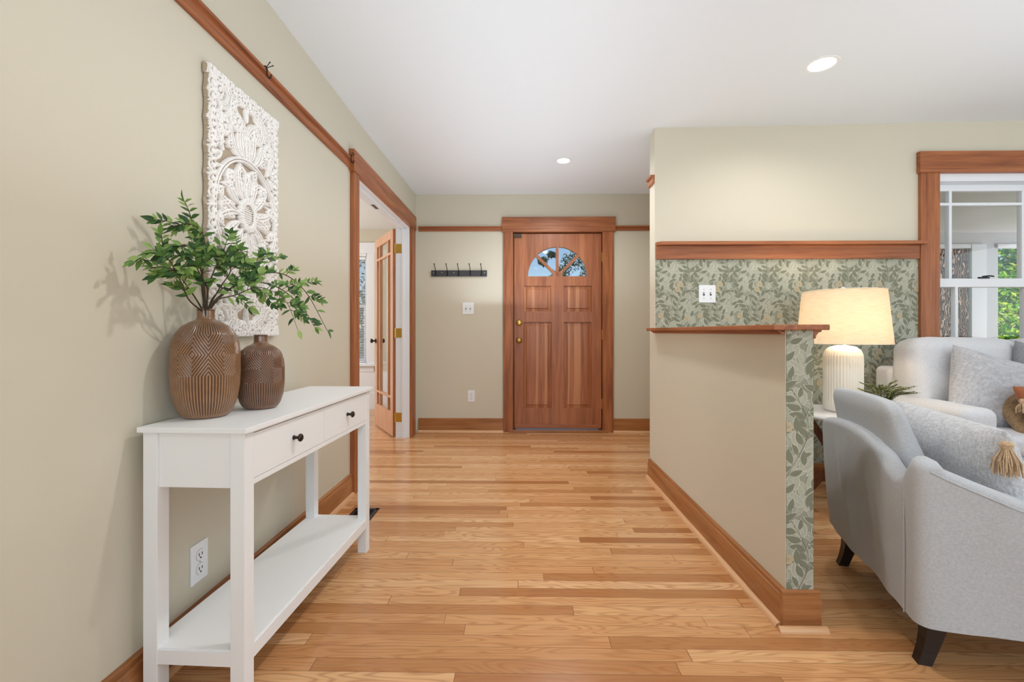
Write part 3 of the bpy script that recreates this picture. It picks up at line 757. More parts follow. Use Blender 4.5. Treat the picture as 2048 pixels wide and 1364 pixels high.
# ------------------------------------------------------------------ vases
def vase_mat(name, base, groove):
    m = mat(name, base, .28, spec=.6); b = NB(m)
    at = b.n.new('ShaderNodeAttribute'); at.attribute_name = 'glaze'
    c = b.coord(); z = b.sep(c)[2]
    nz_ = b.noise(c, 40, 4, .6)
    ridge = b.ramp(nz_, [(.3, tuple(int(v * .86) for v in base)), (.7, base)])
    tp = b.m('MULTIPLY', b.m('MINIMUM', b.m('MAXIMUM', b.m('MULTIPLY', b.m('SUBTRACT', z, .19), 12), 0), 1), .55)
    ridge = b.mix(tp, ridge, tuple(int(v * .62) for v in base))
    b.col(b.mix(at.outputs['Fac'], ridge, groove)); b.p.inputs['Coat Weight'].default_value = .5; b.p.inputs['Coat Roughness'].default_value = .08
    return m
def vase(name, label, c, prof, N, zc, hc, mt, amp, rings=5, nth=560, nz=300):
    t = thing(name, label, 'vase', c, 0, 'brown ceramic vases')
    # resample profile
    L = [0]
    for i in range(1, len(prof)): L.append(L[-1] + math.hypot(prof[i][0] - prof[i - 1][0], prof[i][1] - prof[i - 1][1]))
    s = np.linspace(0, L[-1], nz); rr = np.interp(s, L, [p[0] for p in prof]); zz = np.interp(s, L, [p[1] for p in prof])
    k = np.ones(9) / 9
    rs = np.convolve(np.pad(rr, 4, 'edge'), k, 'valid'); zs = np.convolve(np.pad(zz, 4, 'edge'), k, 'valid')
    th = np.linspace(0, 2 * PI, nth, endpoint=False)
    TH_, Z = np.meshgrid(th, zs); RR = np.repeat(rs[:, None], nth, 1)
    pth = TH_ / (2 * PI / N); fr_ = pth - np.floor(pth) - .5; ap = np.abs(fr_)
    q = (Z - zc) / hc
    d0 = ap * 2 + np.abs(q); d1 = (1 - ap * 2) + np.maximum(1 - np.abs(q), 0)
    d1 = np.where(np.abs(q) > 1, (1 - ap * 2), d1)
    d = np.where(np.abs(q) >= 1, d1, np.minimum(d0, d1))
    w = np.abs(((d * rings) % 1) - .5) * 2; groove = np.clip((w - .56) / .26, 0, 1)
    ztop = prof[-1][1] * 0 + t_neck(prof); fade = np.clip((ztop - Z) / .012, 0, 1) * np.clip((Z - .006) / .01, 0, 1)
    groove = groove * fade
    RR = RR - amp * groove
    X = RR * np.cos(TH_); Y = RR * np.sin(TH_)
    V = np.stack([X, Y, Z], -1).reshape(-1, 3); F = []
    for j in range(nz - 1):
        for i in range(nth): F.append((j * nth + i, j * nth + (i + 1) % nth, (j + 1) * nth + (i + 1) % nth, (j + 1) * nth + i))
    F.append(tuple(range(nth))[::-1])
    o = mesh('body', V.tolist(), F, mt, t, world=False, smooth=True)
    a = o.data.attributes.new('glaze', 'FLOAT', 'POINT'); a.data.foreach_set('value', groove.reshape(-1).astype(np.float32))
    rn = prof[-1][0]; zt = prof[-1][1]
    g = G(); g.lathe([(rn, zt - .001), (rn + .001, zt - .004), (rn + .001, zt), (rn - .002, zt + .0015), (rn - .005, zt - .001), (rn - .005, zt - .04), (0, zt - .04)], n=40); g.obj('lip', mt, t, world=False, smooth=True)
    return t
def t_neck(prof): return [z for r, z in prof if r < prof[-1][0] * 1.35 and z > .05][0] - .004
k = .001527
def pf(c0, pts, base, k): return [(0.001, 0)] + [(r * k, (base - y) * k) for y, r in pts]
P1 = pf(0, [(838, 36), (834, 41), (825, 47.5), (805, 55), (780, 59), (750, 60.5), (715, 60.5), (690, 58.5), (670, 51.5), (656, 41), (648, 28), (643, 18), (640, 15.5), (622, 15.5)], 838, k)
VM1 = vase_mat('brown_glaze', (156, 114, 80), (66, 38, 26)); VM2 = vase_mat('dark_brown_glaze', (134, 94, 68), (50, 31, 24))
vase('vase', 'large brown ribbed ceramic vase holding leafy green branches', (-.968, 1.390, .7705), P1, 7, (838 - 712) * k, .062, VM1, .0030, 5)
k2 = .00171
P2 = pf(0, [(823, 27), (820, 31), (812, 36), (795, 41), (775, 43.3), (740, 43.3), (722, 41.5), (708, 35), (699, 24), (694, 14), (691, 12), (677, 12)], 823, k2)
vase('vase', 'small dark brown ribbed ceramic vase, empty, beside the larger one', (-.888, 1.548, .7705), P2, 6, (823 - 742) * k2, .046, VM2, .0024, 5, 420, 240)

# ------------------------------------------------------------------ branches in the vase
br = [[(-.965, 1.381, 1.095), (-.965, 1.368, 1.189), (-.955, 1.367, 1.28), (-.96, 1.357, 1.335), (-.975, 1.321, 1.349), (-.99, 1.274, 1.325)],
      [(-.97, 1.38, 1.095), (-.97, 1.341, 1.138), (-.985, 1.29, 1.201), (-.995, 1.24, 1.222), (-1.01, 1.202, 1.225)],
      [(-.965, 1.368, 1.094), (-.965, 1.314, 1.124), (-.96, 1.276, 1.171), (-.965, 1.238, 1.229), (-.98, 1.2, 1.254)],
      [(-.96, 1.381, 1.095), (-.95, 1.378, 1.174), (-.94, 1.414, 1.256), (-.93, 1.473, 1.29), (-.93, 1.516, 1.30)],
      [(-.96, 1.388, 1.095), (-.945, 1.446, 1.157), (-.92, 1.554, 1.223), (-.88, 1.677, 1.246), (-.83, 1.757, 1.184), (-.78, 1.838, 1.034)],
      [(-.96, 1.383, 1.095), (-.94, 1.414, 1.143), (-.9, 1.478, 1.193), (-.85, 1.569, 1.19), (-.8, 1.647, 1.129), (-.76, 1.68, 1.047)],
      [(-.955, 1.378, 1.095), (-.945, 1.398, 1.145), (-.94, 1.503, 1.212), (-.93, 1.611, 1.273), (-.92, 1.64, 1.315)],
      [(-.955, 1.369, 1.094), (-.93, 1.327, 1.169), (-.92, 1.286, 1.236), (-.92, 1.241, 1.271), (-.93, 1.214, 1.252)],
      [(-.955, 1.374, 1.094), (-.93, 1.38, 1.128), (-.9, 1.426, 1.147), (-.86, 1.495, 1.178), (-.82, 1.579, 1.142), (-.78, 1.591, 1.037)],
      [(-.955, 1.369, 1.094), (-.94, 1.357, 1.157), (-.92, 1.296, 1.198), (-.91, 1.258, 1.218), (-.91, 1.243, 1.236)],
      [(-.955, 1.374, 1.094), (-.93, 1.399, 1.169), (-.92, 1.432, 1.22), (-.92, 1.427, 1.259), (-.93, 1.399, 1.30)]]
def leaf_mat(name, rgbs, trans=.25):
    m = mat(name, rgbs[0], .45, spec=.4); b = NB(m)
    i = b.n.new('ShaderNodeAttribute'); i.attribute_name = 'tone'
    b.col(b.ramp(i.outputs['Fac'], [(k_ / (len(rgbs) - 1), c) for k_, c in enumerate(rgbs)]))
    out = [n_ for n_ in b.n if n_.type == 'OUTPUT_MATERIAL'][0]
    tr_ = b.n.new('ShaderNodeBsdfTranslucent'); mx = b.n.new('ShaderNodeMixShader'); mx.inputs[0].default_value = trans
    src = b.p.inputs['Base Color'].links[0].from_socket
    b.l.new(src, tr_.inputs[0]); b.l.new(b.p.outputs[0], mx.inputs[1]); b.l.new(tr_.outputs[0], mx.inputs[2]); b.l.new(mx.outputs[0], out.inputs[0])
    return m
def leafmesh(items, name, m, parent, n=5, world=True):
    """items: (pos, dir, normal, L, w, tone); folded pointed leaf"""
    V = []; F = []; tone = []
    for pos, d, nr, L, w, tn in items:
        pos = Vector(pos); d = Vector(d).normalized(); sdv = d.cross(Vector(nr))
        if sdv.length < .01: sdv = d.cross(Vector((.3, .9, .1)))
        sdv.normalize(); up = sdv.cross(d); b0 = len(V)
        for k_ in range(n + 1):
            t_ = k_ / n; hw = w / 2 * math.sin(PI * (t_ ** .85)) if 0 < k_ < n else .0006
            c_ = pos + d * (t_ * L) + up * (-.10 * L * t_ * t_)
            V += [c_ + sdv * hw + up * hw * .35, c_, c_ - sdv * hw + up * hw * .35]; tone += [tn] * 3
        for k_ in range(n):
            a = b0 + 3 * k_; F += [(a, a + 1, a + 4, a + 3), (a + 1, a + 2, a + 5, a + 4)]
    o = mesh(name, V, F, m, parent, world, smooth=True)
    a = o.data.attributes.new('tone', 'FLOAT', 'POINT'); a.data.foreach_set('value', tone)
    return o
M_leafA = leaf_mat('green_leaf', [(44, 76, 42), (70, 108, 54), (112, 150, 74), (164, 190, 112)], .3)
M_stem = mat('dark_stem', (62, 50, 38), .7)
bt = thing('leafy_branch_bunch', 'bunch of leafy green branches arching out of the large vase', 'branches', (-.962, 1.378, 1.06))
rs = random.Random(5)
sg_ = G(); lv = []
def okx(p): return p.x > -1.055 or False
def leaf_at(p, d, L=None):
    L = L or rs.uniform(.024, .038); d = Vector(d).normalized()
    tip = p + d * L
    if tip.x < -1.04: d.x = abs(d.x)
    if tip.x < -1.0 and tip.y > 1.47: d.x = abs(d.x)
    lv.append((p, d, Vector((.25, -.75, .5)) + Vector([rs.uniform(-.5, .5) for _ in range(3)]), L, L * rs.uniform(.40, .50), rs.random()))
for bi, pts in enumerate(br):
    sp = spline(pts, 8); n = len(sp); r0 = .0036 if bi in (4, 5, 0) else .0026
    start = [(-.962 + rs.uniform(-.006, .006), 1.385 + rs.uniform(-.006, .006), .99)]
    sg_.tube([Vector(start[0])] + sp, [r0] + [r0 * (1 - .75 * i / n) for i in range(n)], 6)
    for i in range(int(n * .3), n):
        t_ = (sp[min(i + 1, n - 1)] - sp[i - 1]).normalized()
        side = Vector((t_.z, 0, -t_.x)) + Vector((0, t_.z, -t_.y)) * .7; side.normalize()
        for sgn in ((1, -1) if i % 2 else (-1,)):
            if rs.random() < .55: continue
            d = t_ * .6 + side * sgn * .8 + Vector([rs.uniform(-.35, .35) for _ in range(3)])
            if rs.random() < .42 and i < n - 3 and i > n * .35:
                # twig with several leaves
                tl = rs.uniform(.035, .075); d.normalize(); e = sp[i] + d * tl
                if e.x < -1.035: e.x = -1.0
                m2 = (sp[i] + e) / 2 + Vector((0, 0, .006)); tw = spline([sp[i], m2, e], 4); sg_.tube(tw, .0011, 5)
                for q in range(2, len(tw), 2):
                    for s2 in (1, -1):
                        dd = d * .6 + side.cross(d) * s2 * .3 + Vector((s2 * d.z, s2 * .3, -s2 * d.x)) * .7
                        leaf_at(tw[q], dd, rs.uniform(.02, .032))
                leaf_at(e, d)
            else: leaf_at(sp[i], d)
    leaf_at(sp[-1], sp[-1] - sp[-3])
sg_.obj('stems', M_stem, bt); leafmesh(lv, 'leaves', M_leafA, bt)

# ------------------------------------------------------------------ carved wall panel
def carved_panel():
    PW, PH = .452, .94; nu, nv = 340, 700
    us = (np.arange(nu) + .5) / nu * PW - PW / 2; vs = (np.arange(nv) + .5) / nv * PH - PH / 2
    U, Vv = np.meshgrid(us, vs); X = np.abs(U); Y = np.abs(Vv); Hh = np.zeros_like(X)
    def put(h): np.maximum(Hh, h, out=Hh)
    def stroke(pts, w0, w1, hgt, groove=True, wm=None):
        pts = np.array(pts, float); best = np.full(X.shape, 9.0); tt = np.zeros(X.shape)
        n = len(pts) - 1
        x0, x1 = pts[:, 0].min() - .03, pts[:, 0].max() + .03; y0, y1 = pts[:, 1].min() - .03, pts[:, 1].max() + .03
        mk = (X > x0) & (X < x1) & (Y > y0) & (Y < y1); xs, ys = X[mk], Y[mk]; bb = np.full(xs.shape, 9.0); t2 = np.zeros(xs.shape)
        for i in range(n):
            a, b2 = pts[i], pts[i + 1]; d = b2 - a; L2 = (d ** 2).sum() + 1e-12
            t = np.clip(((xs - a[0]) * d[0] + (ys - a[1]) * d[1]) / L2, 0, 1); dd = np.hypot(xs - a[0] - t * d[0], ys - a[1] - t * d[1])
            m_ = dd < bb; bb[m_] = dd[m_]; t2[m_] = (i + t[m_]) / n
        w = w0 + (w1 - w0) * t2
        if wm: w = w + wm * np.sin(PI * t2)
        r = bb / w; h = np.where(r < 1, hgt * (1 - .45 * r ** 2), 0)
        if groove: h = h - np.where((r < .16), hgt * .22, 0) * (h > 0) - np.where((r > .52) & (r < .64), hgt * .16, 0) * (h > 0)
        o = np.zeros(X.shape); o[mk] = h; put(o)
    def rosette(cx, cy, r, petals=8):
        d = np.hypot(X - cx, (Y - cy) * .92); a = np.arctan2(Y - cy, X - cx)
        rad = r * (.86 + .14 * np.abs(np.cos(a * petals / 2)))
        h = np.where(d < rad, .9 - .25 * (d / r) ** 2, 0)
        h -= np.where((np.abs(np.sin(a * petals / 2)) < .18) & (d > .35 * r) & (d < rad), .22, 0)
        h -= np.where(np.abs(d - .36 * r) < .06 * r, .3, 0)
        h += np.where(d < .3 * r, .1 * np.cos(d / r * 40), 0)
        put(np.clip(h, 0, 1))
    def spiral(cx, cy, r, a0, turns, sgn=1, w=.011):
        pts = [(cx + r * (1 - .78 * t) * math.cos(a0 + sgn * turns * 2 * PI * t), cy + r * (1 - .78 * t) * math.sin(a0 + sgn * turns * 2 * PI * t)) for t in np.linspace(0, 1, 34)]
        stroke(pts, w, w * .6, .85)
    def leaf(x, y, a, L, w, bend=.3):
        pts = [(x + L * t * math.cos(a + bend * t), y + L * t * math.sin(a + bend * t)) for t in np.linspace(0, 1, 12)]
        stroke(pts, w * .35, .002, .8, True, w * .65)
    # central medallion
    d = np.hypot(X / .056, Y / .066)
    a = np.arctan2(Y / .066, X / .056)
    put(np.where(d < 1, .95, 0) * (1 - .18 * (np.abs(np.sin(a * 16)) < .25) * (d > .66)))
    mesh_ = ((np.abs((U / .0085) % 1 - .5) > .36) | (np.abs((Vv / .0085) % 1 - .5) > .36))
    Hh[d < .60] = np.where(mesh_[d < .60], .72, .45)
    # large ring
    ra = np.hypot(X / .195, Y / .205); put(np.where(np.abs(ra - 1) < .055, .9 - 40 * (ra - 1) ** 2, 0)); 
    Hh[(np.abs(ra - 1) < .012)] -= .2
    for an in (.05, .55, 1.05, 1.52):
        leaf(.06 * math.cos(an), .07 * math.sin(an), an, .125, .026, .35)
        leaf(.08 * math.cos(an + .22), .09 * math.sin(an + .22), an + .1, .10, .018, -.5)
    rosette(.105, .115, .030); rosette(.0, .135, .026)
    for an in (.3, .8, 1.3): rosette(.165 * math.cos(an) , .175 * math.sin(an), .019, 6)
    # upper scrollwork
    rosette(.135, .285, .034); rosette(.06, .335, .031); rosette(.165, .400, .030); rosette(.03, .43, .028); rosette(.19, .215, .024, 6); rosette(.105, .235, .018, 6)
    spiral(.135, .285, .056, -1.4, 1.0, 1); spiral(.06, .335, .05, 1.2, .9, -1); spiral(.165, .400, .05, 3.2, .9, 1); spiral(.03, .43, .045, -.6, .9, 1, .009)
    for x, y, a, L, w, bd in ((.0, .21, 1.45, .12, .03, .1), (.02, .215, .95, .12, .026, .5), (.05, .21, .5, .12, .024, .7), (.0, .30, 1.1, .12, .024, -.4), (.09, .32, 1.2, .12, .026, .5), (.11, .36, 2.2, .10, .022, .3),
                           (.08, .39, .7, .13, .024, .4), (.10, .43, .2, .12, .024, .5), (.205, .25, 1.5, .11, .022, .25), (.20, .33, 1.9, .10, .022, -.3), (.14, .20, .9, .09, .02, .6), (.06, .455, .1, .13, .016, .05), (.0, .36, 1.6, .10, .02, 0.1)):
        leaf(x, y, a, L, w, bd)
    rr_ = np.random.RandomState(21)
    for _ in range(20):
        x, y = rr_.rand() * .20, .20 + rr_.rand() * .25
        leaf(x, y, rr_.rand() * 3.1, .035 + rr_.rand() * .04, .010 + rr_.rand() * .006, rr_.rand() - .5)
    for _ in range(8):
        x, y = .17 + rr_.rand() * .04, rr_.rand() * .2
        leaf(x, y, rr_.rand() * 3.1, .03 + rr_.rand() * .03, .010, rr_.rand() - .5)
    # corner shells and border
    rosette(.198, .445, .030, 5)
    for yy in np.arange(.03, .46, .047): 
        h = np.hypot(X - .197, Y - yy); put(np.where((h < .026), .85 - .3 * (np.abs(h - .013) < .004), 0) * (X > .185))
        leaf(.19, yy, 2.4, .045, .012, .4)
    for xx in np.arange(.02, .2, .05):
        h = np.hypot(X - xx, Y - .452); put(np.where(h < .024, .8 - .3 * (np.abs(h - .012) < .004), 0))
    stroke([(.203, 0), (.203, .44)], .007, .007, .7, False); stroke([(0, .448), (.2, .448)], .006, .006, .7, False)
    # outline: scalloped left/right edge, plain top and bottom
    edge = PW / 2 - .004 - .007 * np.abs(np.sin(Y * PI / .094)) ** .7 * (Y < .43)
    Hh[(X > edge)] = 0; Hh[Y > PH / 2 - .004] = 0
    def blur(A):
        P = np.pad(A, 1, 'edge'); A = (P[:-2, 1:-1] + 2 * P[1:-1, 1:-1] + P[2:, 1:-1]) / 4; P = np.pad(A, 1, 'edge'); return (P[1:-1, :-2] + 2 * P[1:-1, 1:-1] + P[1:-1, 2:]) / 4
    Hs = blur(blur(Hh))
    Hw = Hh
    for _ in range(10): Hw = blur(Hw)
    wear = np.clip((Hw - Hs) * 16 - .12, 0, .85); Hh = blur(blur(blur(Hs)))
    rng = np.random.RandomState(3); nzv = rng.rand(*Hh.shape) * .006
    keep = (X <= edge) & (Y <= PH / 2 - .004)
    base, top = .012, .034
    Z = .008 + (.030 - .008) * np.clip(Hh * 1.5 - .38, 0, 1.05)
    xw = XL + .004; yc = 1.737; zc = 1.4775
    vid = -np.ones((nv, nu), int); verts = []; fs = []; mi = []
    # vertex grid at cell centres; quads between kept vertices
    K = keep
    idx = np.cumsum(K.ravel()).reshape(K.shape) - 1
    js, is_ = np.nonzero(K)
    verts = [(xw + Z[j, i], yc + us[i], zc + vs[j]) for j, i in zip(js, is_)]
    q = K[:-1, :-1] & K[1:, :-1] & K[:-1, 1:] & K[1:, 1:]
    jj, ii = np.nonzero(q)
    fs = [(int(idx[j, i]), int(idx[j, i + 1]), int(idx[j + 1, i + 1]), int(idx[j + 1, i])) for j, i in zip(jj, ii)]
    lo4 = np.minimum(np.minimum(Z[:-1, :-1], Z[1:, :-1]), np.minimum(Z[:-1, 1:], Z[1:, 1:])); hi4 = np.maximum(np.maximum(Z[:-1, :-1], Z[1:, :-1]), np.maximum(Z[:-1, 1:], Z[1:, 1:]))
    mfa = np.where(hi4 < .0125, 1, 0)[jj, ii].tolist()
    ec = {}
    for fc in fs:
        for a_ in range(4):
            e = (fc[a_], fc[(a_ + 1) % 4]); kk = (min(e), max(e)); ec[kk] = None if kk in ec else e
    n0 = len(verts); back = {}; mi = mfa
    for e in [e for e in ec.values() if e]:
        for v_ in e:
            if v_ not in back: back[v_] = len(verts); p_ = verts[v_]; verts.append((xw, p_[1], p_[2]))
        fs.append((e[1], e[0], back[e[0]], back[e[1]])); mi.append(1)
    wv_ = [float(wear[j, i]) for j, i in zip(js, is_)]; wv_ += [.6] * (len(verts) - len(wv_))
    return verts, fs, mi, wv_
M_carve = mat('whitewashed_wood', (238, 235, 232), .75, spec=.2); b = NB(M_carve); c = b.coord()
b.col(b.ramp(b.noise(b.mp(c, (60, 160, 40)), 1.2, 4, .7), [(.28, (186, 168, 152)), (.36, (234, 230, 226)), (.7, (244, 242, 240))])); b.bump(b.noise(c, 300, 3), .1, .0006)
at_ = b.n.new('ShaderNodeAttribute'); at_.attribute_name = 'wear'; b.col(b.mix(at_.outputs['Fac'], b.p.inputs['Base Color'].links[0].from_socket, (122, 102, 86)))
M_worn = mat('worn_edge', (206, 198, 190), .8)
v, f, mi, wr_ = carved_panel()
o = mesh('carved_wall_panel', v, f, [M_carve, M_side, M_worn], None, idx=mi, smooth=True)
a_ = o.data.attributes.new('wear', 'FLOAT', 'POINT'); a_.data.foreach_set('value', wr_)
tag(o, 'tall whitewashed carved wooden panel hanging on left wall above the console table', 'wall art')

# ------------------------------------------------------------------ floor vent
t = thing('floor_vent', 'black metal floor vent behind the far leg of the console table', 'vent', (-.88, 2.53, 0))
g = G().box(-.955, -.815, 2.44, 2.462, 0, .005, .001).box(-.955, -.815, 2.615, 2.637, 0, .005, .001).box(-.955, -.935, 2.44, 2.637, 0, .005, .001).box(-.835, -.815, 2.44, 2.637, 0, .005, .001)
g.obj('frame', M_bronze, t); g = G()
for k_ in range(12): g.box(-.935, -.835, 2.465 + k_ * .0125, 2.469 + k_ * .0125, 0, .004)
g.box(-.935, -.835, 2.46, 2.62, 0, .0008); g.obj('grille', M_black, t)

# ------------------------------------------------------------------ armchair
AZ = math.atan2(-.28, .96)
ac = thing('armchair', 'light grey slipcovered armchair in right foreground seen from behind', 'armchair', (1.205, 1.395, 0), AZ)
AW, AD = .755, .80
def armh(x): return float(np.interp(x, [0, .03, .08, .15, .25, .35, .5, .8], [.637, .638, .612, .583, .540, .515, .503, .50]))
def backh(y): 
    y = min(y, AW - y + .0) if False else y
    return float(np.interp(y, [0, .055, .085, .12, .16, .21, .26, .32, .40, .52, .60, .66, .70, .755], [.637, .634, .575, .560, .588, .622, .645, .660, .668, .668, .662, .656, .652, .64]))
path = []      # (outer point, inner point, half width, height)
hw_arm, hw_bk = .058, .034
rc = .035
for k_ in range(15): x = AD - .02 - (AD - .02 - 2 * hw_bk - .006) * k_ / 14; path.append(((x, 0), (x, 2 * hw_arm), hw_arm, armh(x)))
for x in (.055, .045): path.append(((x, 0), (2 * hw_bk, 2 * hw_arm), hw_arm, .637))
for k_ in range(0, 8):
    a = PI / 2 * k_ / 7; path.append(((rc - rc * math.sin(a), rc - rc * math.cos(a)), (2 * hw_bk, 2 * hw_arm), hw_bk + (hw_arm - hw_bk) * (1 - k_ / 7), .637))
for y in (.05, .07, .085, .10): path.append(((0, y), (2 * hw_bk, 2 * hw_arm), hw_bk, backh(y)))
nb_ = 46
for k_ in range(nb_ + 1): y = 2 * hw_arm + (AW - 4 * hw_arm) * k_ / nb_; path.append(((0, y), (2 * hw_bk, y), hw_bk, backh(y)))
for y in (.10, .085, .07, .05): path.append(((0, AW - y), (2 * hw_bk, AW - 2 * hw_arm), hw_bk, backh(AW - y)))
for k_ in range(7, -1, -1):
    a = PI / 2 * k_ / 7; path.append(((rc - rc * math.sin(a), AW - rc + rc * math.cos(a)), (2 * hw_bk, AW - 2 * hw_arm), hw_bk + (hw_arm - hw_bk) * (1 - k_ / 7), .64))
for x in (.045, .055): path.append(((x, AW), (2 * hw_bk, AW - 2 * hw_arm), hw_arm, .638))
for k_ in range(14, -1, -1): x = AD - .02 - (AD - .02 - 2 * hw_bk - .006) * k_ / 14; path.append(((x, AW), (x, AW - 2 * hw_arm), hw_arm, armh(x)))
from mathutils import noise as mnoise
def section(hw, ht, z0=.140, nz=16):
    r = min(.028, hw * .9); o = []
    for k_ in range(nz): o.append((-1, -hw, z0 + (ht - r - z0) * k_ / nz))
    for k_ in range(7): a = PI / 2 * k_ / 6; o.append((0, -hw + r - r * math.cos(a), ht - r + r * math.sin(a)))
    for k_ in range(7): a = PI / 2 * k_ / 6; o.append((0, hw - r + r * math.sin(a), ht - r + r * math.cos(a)))
    for k_ in range(nz - 1, -1, -1): o.append((1, hw, z0 + (ht - r - z0) * k_ / nz))
    return o
V = []; F = []
for pi_, (po, pi2, hw, ht) in enumerate(path):
    ox_, oy_ = po[0] - pi2[0], po[1] - pi2[1]; ol = math.hypot(ox_, oy_); nx_, ny_ = ox_ / ol, oy_ / ol
    for sd_, off, z in section(hw, ht, .142 + .028 * min(1, max(0, (po[1] - .1) / .6)) * (1 if po[0] < .3 else 1)):
        t_ = (off + hw) / (2 * hw); x = pi2[0] + ox_ * t_; y = pi2[1] + oy_ * t_
        if sd_ > 0:
            am = .015 * (1 - (z / .72)) + .002
            w = mnoise.noise(Vector((x * 5 + 3, y * 6, z * 2.0))) * am * 1.6 + mnoise.noise(Vector((x * 14, y * 14, z * 4))) * .003
            if x < .05:
                for c_, a_, wd in ((.20, .007, .020), (.31, -.009, .035), (.47, .006, .03), (.58, -.006, .04)): w += a_ * math.exp(-((y - c_ - .10 * (z - .3)) / wd) ** 2) * min(1, max(0, (.60 - z) / .2)) * min(1, max(.15, (z - .16) / .14))
            w += .006 * max(0, (.35 - z)) / .35
            x += nx_ * w; y += ny_ * w
        wl_ = min(1, max(0, (y - .05) / .14)); wl_ = wl_ * wl_ * (3 - 2 * wl_) * (1 if x < .2 else 0) * min(1, max(0, (AW - y) / .08 + .6))
        x -= .028 * wl_ * (z - .14) / .5
        V.append((x, y, z))
ns = len(section(.05, .6))
for i in range(len(path) - 1):
    for k_ in range(ns - 1): F.append((i * ns + k_, i * ns + k_ + 1, (i + 1) * ns + k_ + 1, (i + 1) * ns + k_))
F.append(tuple(range(ns))); F.append(tuple((len(path) - 1) * ns + k_ for k_ in range(ns))[::-1])
mesh('slipcovered_frame', V, F, F_slip, ac, world=False, smooth=True)
M_seam = mat('seam_thread', (170, 171, 178), .9)
g = G(); g.tube([(x, -.0015, armh(x) - .028) for x in [.03 + .04 * k_ for k_ in range(19)]], .0022, 6); 
g.tube([(-.003, .075, z) for z in (.14, .25, .4, .54)], .0020, 6); g.obj('piping', F_slip, ac, world=False)
v, f = rbox(.64, .56, .20, .03); mesh('seat_deck', xf(T(.42, AW / 2, .23), v), f, F_slip, ac, world=False, smooth=True)
v, f = rbox(.60, .50, .13, .04, (0, 0, .02)); mesh('seat_cushion', xf(T(.45, AW / 2, .395), v), f, F_slip, ac, world=False, smooth=True)
v, f = rbox(.125, .50, .36, .045, (.020, .010, .008), wob=.006)
v = [(-.0625 + (x + .0625) * (1 - .5 * min(1, max(0, (z + .18) / .36))), y, z) for x, y, z in v]
Mc = T(.088, .455, .615) @ R(-.20, 'Y')
mesh('back_cushion', xf(Mc, v), f, F_slip, ac, world=False, smooth=True)
for (x, y, sx, sy) in ((.062, .064, -1, -.1), (.062, AW - .075, -1, .2), (AD - .09, .075, 1, -.2), (AD - .09, AW - .075, 1, .2)):
    V = []; F = []
    lv_ = [(0, .020, 0), (.04, .021, .0), (.08, .024, .001), (.13, .029, .0), (.20, .034, 0)]
    for z, hw, _ in lv_:
        o_ = .035 * (1 - z / .2) ** 2
        for a, b2 in ((-1, -1), (1, -1), (1, 1), (-1, 1)): V.append((x + sx * (o_ - .01) + a * hw * .9, y + sy * o_ + b2 * hw * .9, z))
    for i in range(len(lv_) - 1):
        for k_ in range(4): F.append((i * 4 + k_, i * 4 + (k_ + 1) % 4, (i + 1) * 4 + (k_ + 1) % 4, (i + 1) * 4 + k_))
    F += [(3, 2, 1, 0), (16, 17, 18, 19)]
    mesh('leg', V, F, M_foot, ac, world=False)

def tassel(parent, top, L, r, m, n=70, world=True, seed=0, spread=1.0, lean=(0, 0, 0)):
    rs_ = random.Random(seed); g = G(); top = Vector(top); ln = Vector(lean)
    g.lathe([(0, .0), (r * .35, -.003), (r * .5, -.012), (r * .42, -.022), (r * .30, -.028), (0, -.028)], top, 12)
    for k_ in range(n):
        a = rs_.random() * 2 * PI; q = rs_.random() ** .5; e = top + Vector((math.cos(a) * q * r * spread, math.sin(a) * q * r * spread, -L * rs_.uniform(.85, 1.05))) + ln * L
        s_ = top + Vector((math.cos(a) * q * r * .28, math.sin(a) * q * r * .28, -.024)); mdl = (s_ + e) / 2 + Vector((math.cos(a), math.sin(a), 0)) * r * .25 + Vector([rs_.uniform(-.004, .004) for _ in range(3)])
        g.tube([s_, mdl, e], .0016, 4)
    return g.obj('tassel', m, parent, world)
# woven lumbar pillow on the armchair
A_M = T(1.205, 1.395, 0) @ R(AZ, 'Z')
lp = thing('throw_pillow', 'grey woven pillow with tan tassels leaning in the armchair', 'pillow', tuple(A_M @ Vector((.295, .41, .46))), AZ, 'throw pillows')
v, f = pillow(.66, .37, .15, seed=2, pinch=.03); Mp = T(0, 0, .09) @ R(-.22, 'Y') @ R(PI / 2, 'Z')
mesh('cover', xf(Mp, v), f, F_weave, lp, world=False, smooth=True)
for i_, (a, z) in enumerate(((-.32, .155), (.32, .155), (-.32, -.15), (.32, -.15))):
    if z > 0: pt = Mp @ Vector((a, 0, z)); tassel(lp, pt, .105, .036, F_tan, 90, False, i_)

